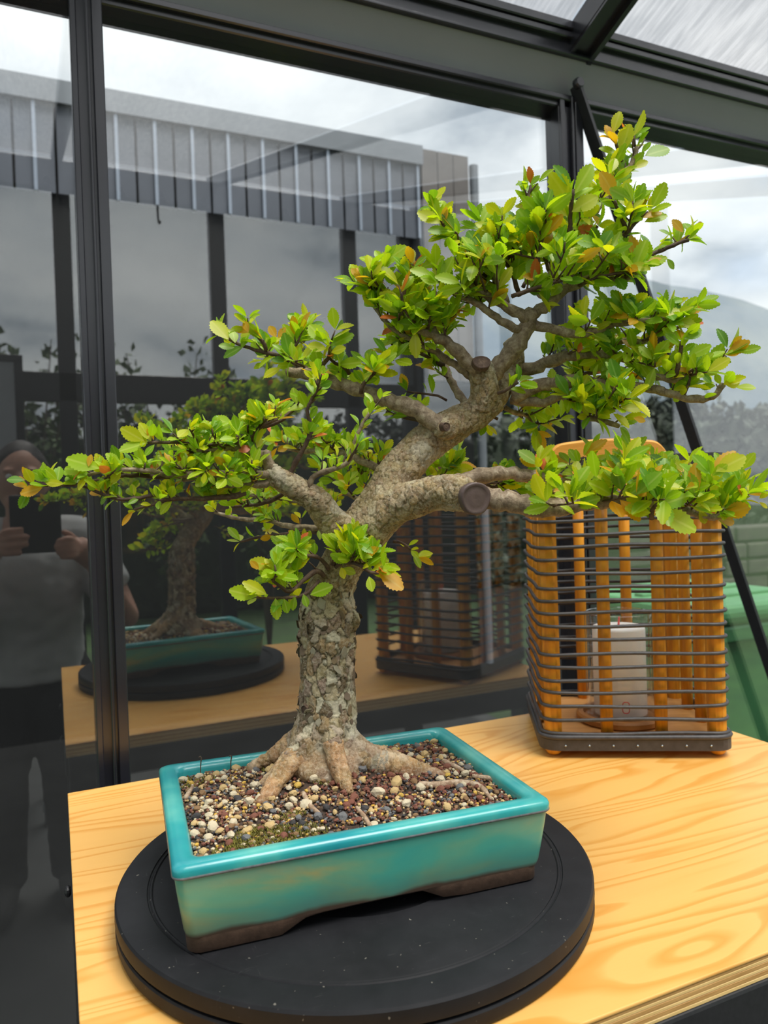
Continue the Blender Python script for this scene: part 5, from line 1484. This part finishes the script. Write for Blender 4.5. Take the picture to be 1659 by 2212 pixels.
for s in (-1, 1):
    obj('shoe', xf(merge(limb([(s*0.105, -0.07, 0.045), (s*0.108, 0.04, 0.045), (s*0.113, 0.175, 0.034)], [0.045, 0.050, 0.036], 14)), Matrix.Translation((0, 0, 0.008))), M['shoe'], person, smooth=True)
    obj('eye', ellipsoid((hd[0]-px_+s*0.030, hd[1]-py_+0.081, hd[2]+0.010), (0.011, 0.009, 0.008), 12, 8), M['wax'], person, smooth=True)
phone = empty('phone', tuple(ph)); tag(phone, 'black phone held up in both hands by the mirrored person', 'phone')
obj('phone_body', bbox(-0.066, 0.066, -0.008, 0.000, -0.082, 0.082, 0.0035, 3), M['phone'], phone)
obj('camera_bump', bbox(0.030, 0.062, -0.001, 0.0025, 0.00, 0.074, 0.001, 2), M['phone'], phone)
for zz in (0.060, 0.014): obj('camera_lens', xf(lathe([(0.0001, 0.0035), (0.007, 0.0035), (0.008, 0.002), (0.008, 0), (0.0001, 0)], 16), Matrix.Translation((0.046, 0.002, zz)) @ Matrix.Rotation(-math.pi/2, 4, 'X')), M['lens'], phone)

# rolling trolley behind the person
trl = empty('rolling_trolley', (-0.255, -1.24, 0)); tag(trl, 'black tubular trolley on small casters, mirrored at the lower left', 'trolley')
for sx in (-1, 1):
    for sy in (-1, 1):
        x, y = sx*0.19, sy*0.15
        obj('leg', tube(np.array([[x, y, 0.085], [x, y, 0.4], [x, y, 0.80]]), [0.0125]*3, 10), M['steel_black'], trl)
        cs = obj('caster', xf(lathe([(0.0001, -0.011), (0.030, -0.011), (0.034, -0.006), (0.034, 0.006), (0.030, 0.011), (0.0001, 0.011)], 20), Matrix.Translation((x, y+0.012, 0.034)) @ Matrix.Rotation(math.pi/2, 4, 'Y')), M['rubber'], trl)
        obj('fork', bbox(x-0.016, x+0.016, y-0.012, y+0.016, 0.046, 0.088, 0.004, 2), M['chrome'], cs)
for zz in (0.33, 0.78): obj('shelf', merge(bbox(-0.205, 0.205, -0.165, 0.165, zz, zz+0.012, 0.003, 2), bbox(-0.21, 0.21, -0.17, -0.16, zz, zz+0.045, 0.003, 1), bbox(-0.21, 0.21, 0.16, 0.17, zz, zz+0.045, 0.003, 1)), M['steel_black'], trl)

# framed grey notice board on the opposite wall
M['board'] = simple('grey_board', (0.40, 0.41, 0.44), 0.6, 0, 0.06, 6)
nb = empty('notice_board', (-0.62, OY+0.045, Z(0.50))); tag(nb, 'grey framed notice board mirrored at the left edge above the head', 'board')
obj('panel', bbox(-0.46, 0.46, -0.006, 0.006, -0.42, 0.30, 0.002, 1), M['board'], nb)
for a in ((-0.50, 0.50, 0.30, 0.335), (-0.50, 0.50, -0.455, -0.42), (-0.50, -0.46, -0.42, 0.30), (0.46, 0.50, -0.42, 0.30)):
    obj('frame_strip', bbox(a[0], a[1], -0.010, 0.014, a[2], a[3], 0.002, 1), M['frame'], nb)

# bent wire clips along the lower edge of the opposite header
def clip_geo():
    P = smooth_pts(np.array([[-0.035, 0, -0.004, 0], [-0.020, 0, 0.006, 0], [-0.012, 0, 0.036, 0], [0, 0, 0.050, 0], [0.012, 0, 0.036, 0], [0.020, 0, 0.006, 0], [0.035, 0, -0.004, 0]], float), 0.004)
    g1 = tube(P[:, :3], [0.0042]*len(P), 6)
    Q = smooth_pts(np.array([[-0.012, 0.01, 0.02, 0], [0, 0.014, 0.005, 0], [0.012, 0.01, 0.02, 0]], float), 0.004)
    return merge(g1, tube(Q[:, :3], [0.0035]*len(Q), 6))
M['clip'] = simple('black_wire', (0.012, 0.012, 0.013), 0.5)
cm = mesh_data('wire_clip', *clip_geo(), M['clip'], smooth=True)
xs = [-0.22, 0.03, 0.26, 0.40, 0.62, 0.86, 1.10, 1.35, 1.58, 1.82, 2.02]
LBL = ['leftmost bent wire clip, at the left picture edge', 'bent wire clip just left of the left black post', 'bent wire clip hidden nearest the left black post', 'first bent wire clip right of the left black post',
       'bent wire clip beside the hanging hook', 'bent wire clip just left of the mirrored middle bar', 'bent wire clip just right of the mirrored middle bar', 'second bent wire clip right of the mirrored middle bar',
       'third bent wire clip right of the mirrored middle bar', 'bent wire clip above the wide mirrored bar', 'rightmost bent wire clip near the brown timber']
for x, lb in zip(xs, LBL):
    o = bpy.data.objects.new('wire_clip', cm); link(o); o.location = (x, OY+0.036, Z(1.746)); tag(o, lb, 'clip', 'wire clips along the mirrored header')
hk = obj('hanging_hook', merge(tube(smooth_pts(np.array([[0, 0, 0, 0], [0, 0, -0.09, 0], [0.006, 0, -0.13, 0], [0.012, 0.004, -0.115, 0]], float), 0.01)[:, :3], [0.005]*18 if False else np.full(len(smooth_pts(np.array([[0, 0, 0, 0], [0, 0, -0.09, 0], [0.006, 0, -0.13, 0], [0.012, 0.004, -0.115, 0]], float), 0.01)), 0.006), 6)), M['clip'], smooth=True)
hk.location = (0.60, OY+0.036, Z(1.745)); tag(hk, 'small black hook hanging below the mirrored header', 'hook')
a0 = math.atan2(CAM[1]-cp[1], CAM[0]-cp[0])+0.20
P = []
for k in range(24):
    t_ = 2*math.pi*k/24
    a_ = a0+0.13*math.copysign(abs(math.cos(t_))**0.6, math.cos(t_)); zz = 0.017+0.008*math.copysign(abs(math.sin(t_))**0.6, math.sin(t_))
    P.append((0.0380*math.cos(a_), 0.0380*math.sin(a_), zz))
P.append(P[0]); P = np.array(P)
obj('printed_mark', tube(P, [0.0006]*len(P), 5), M['red_wick'], cd)
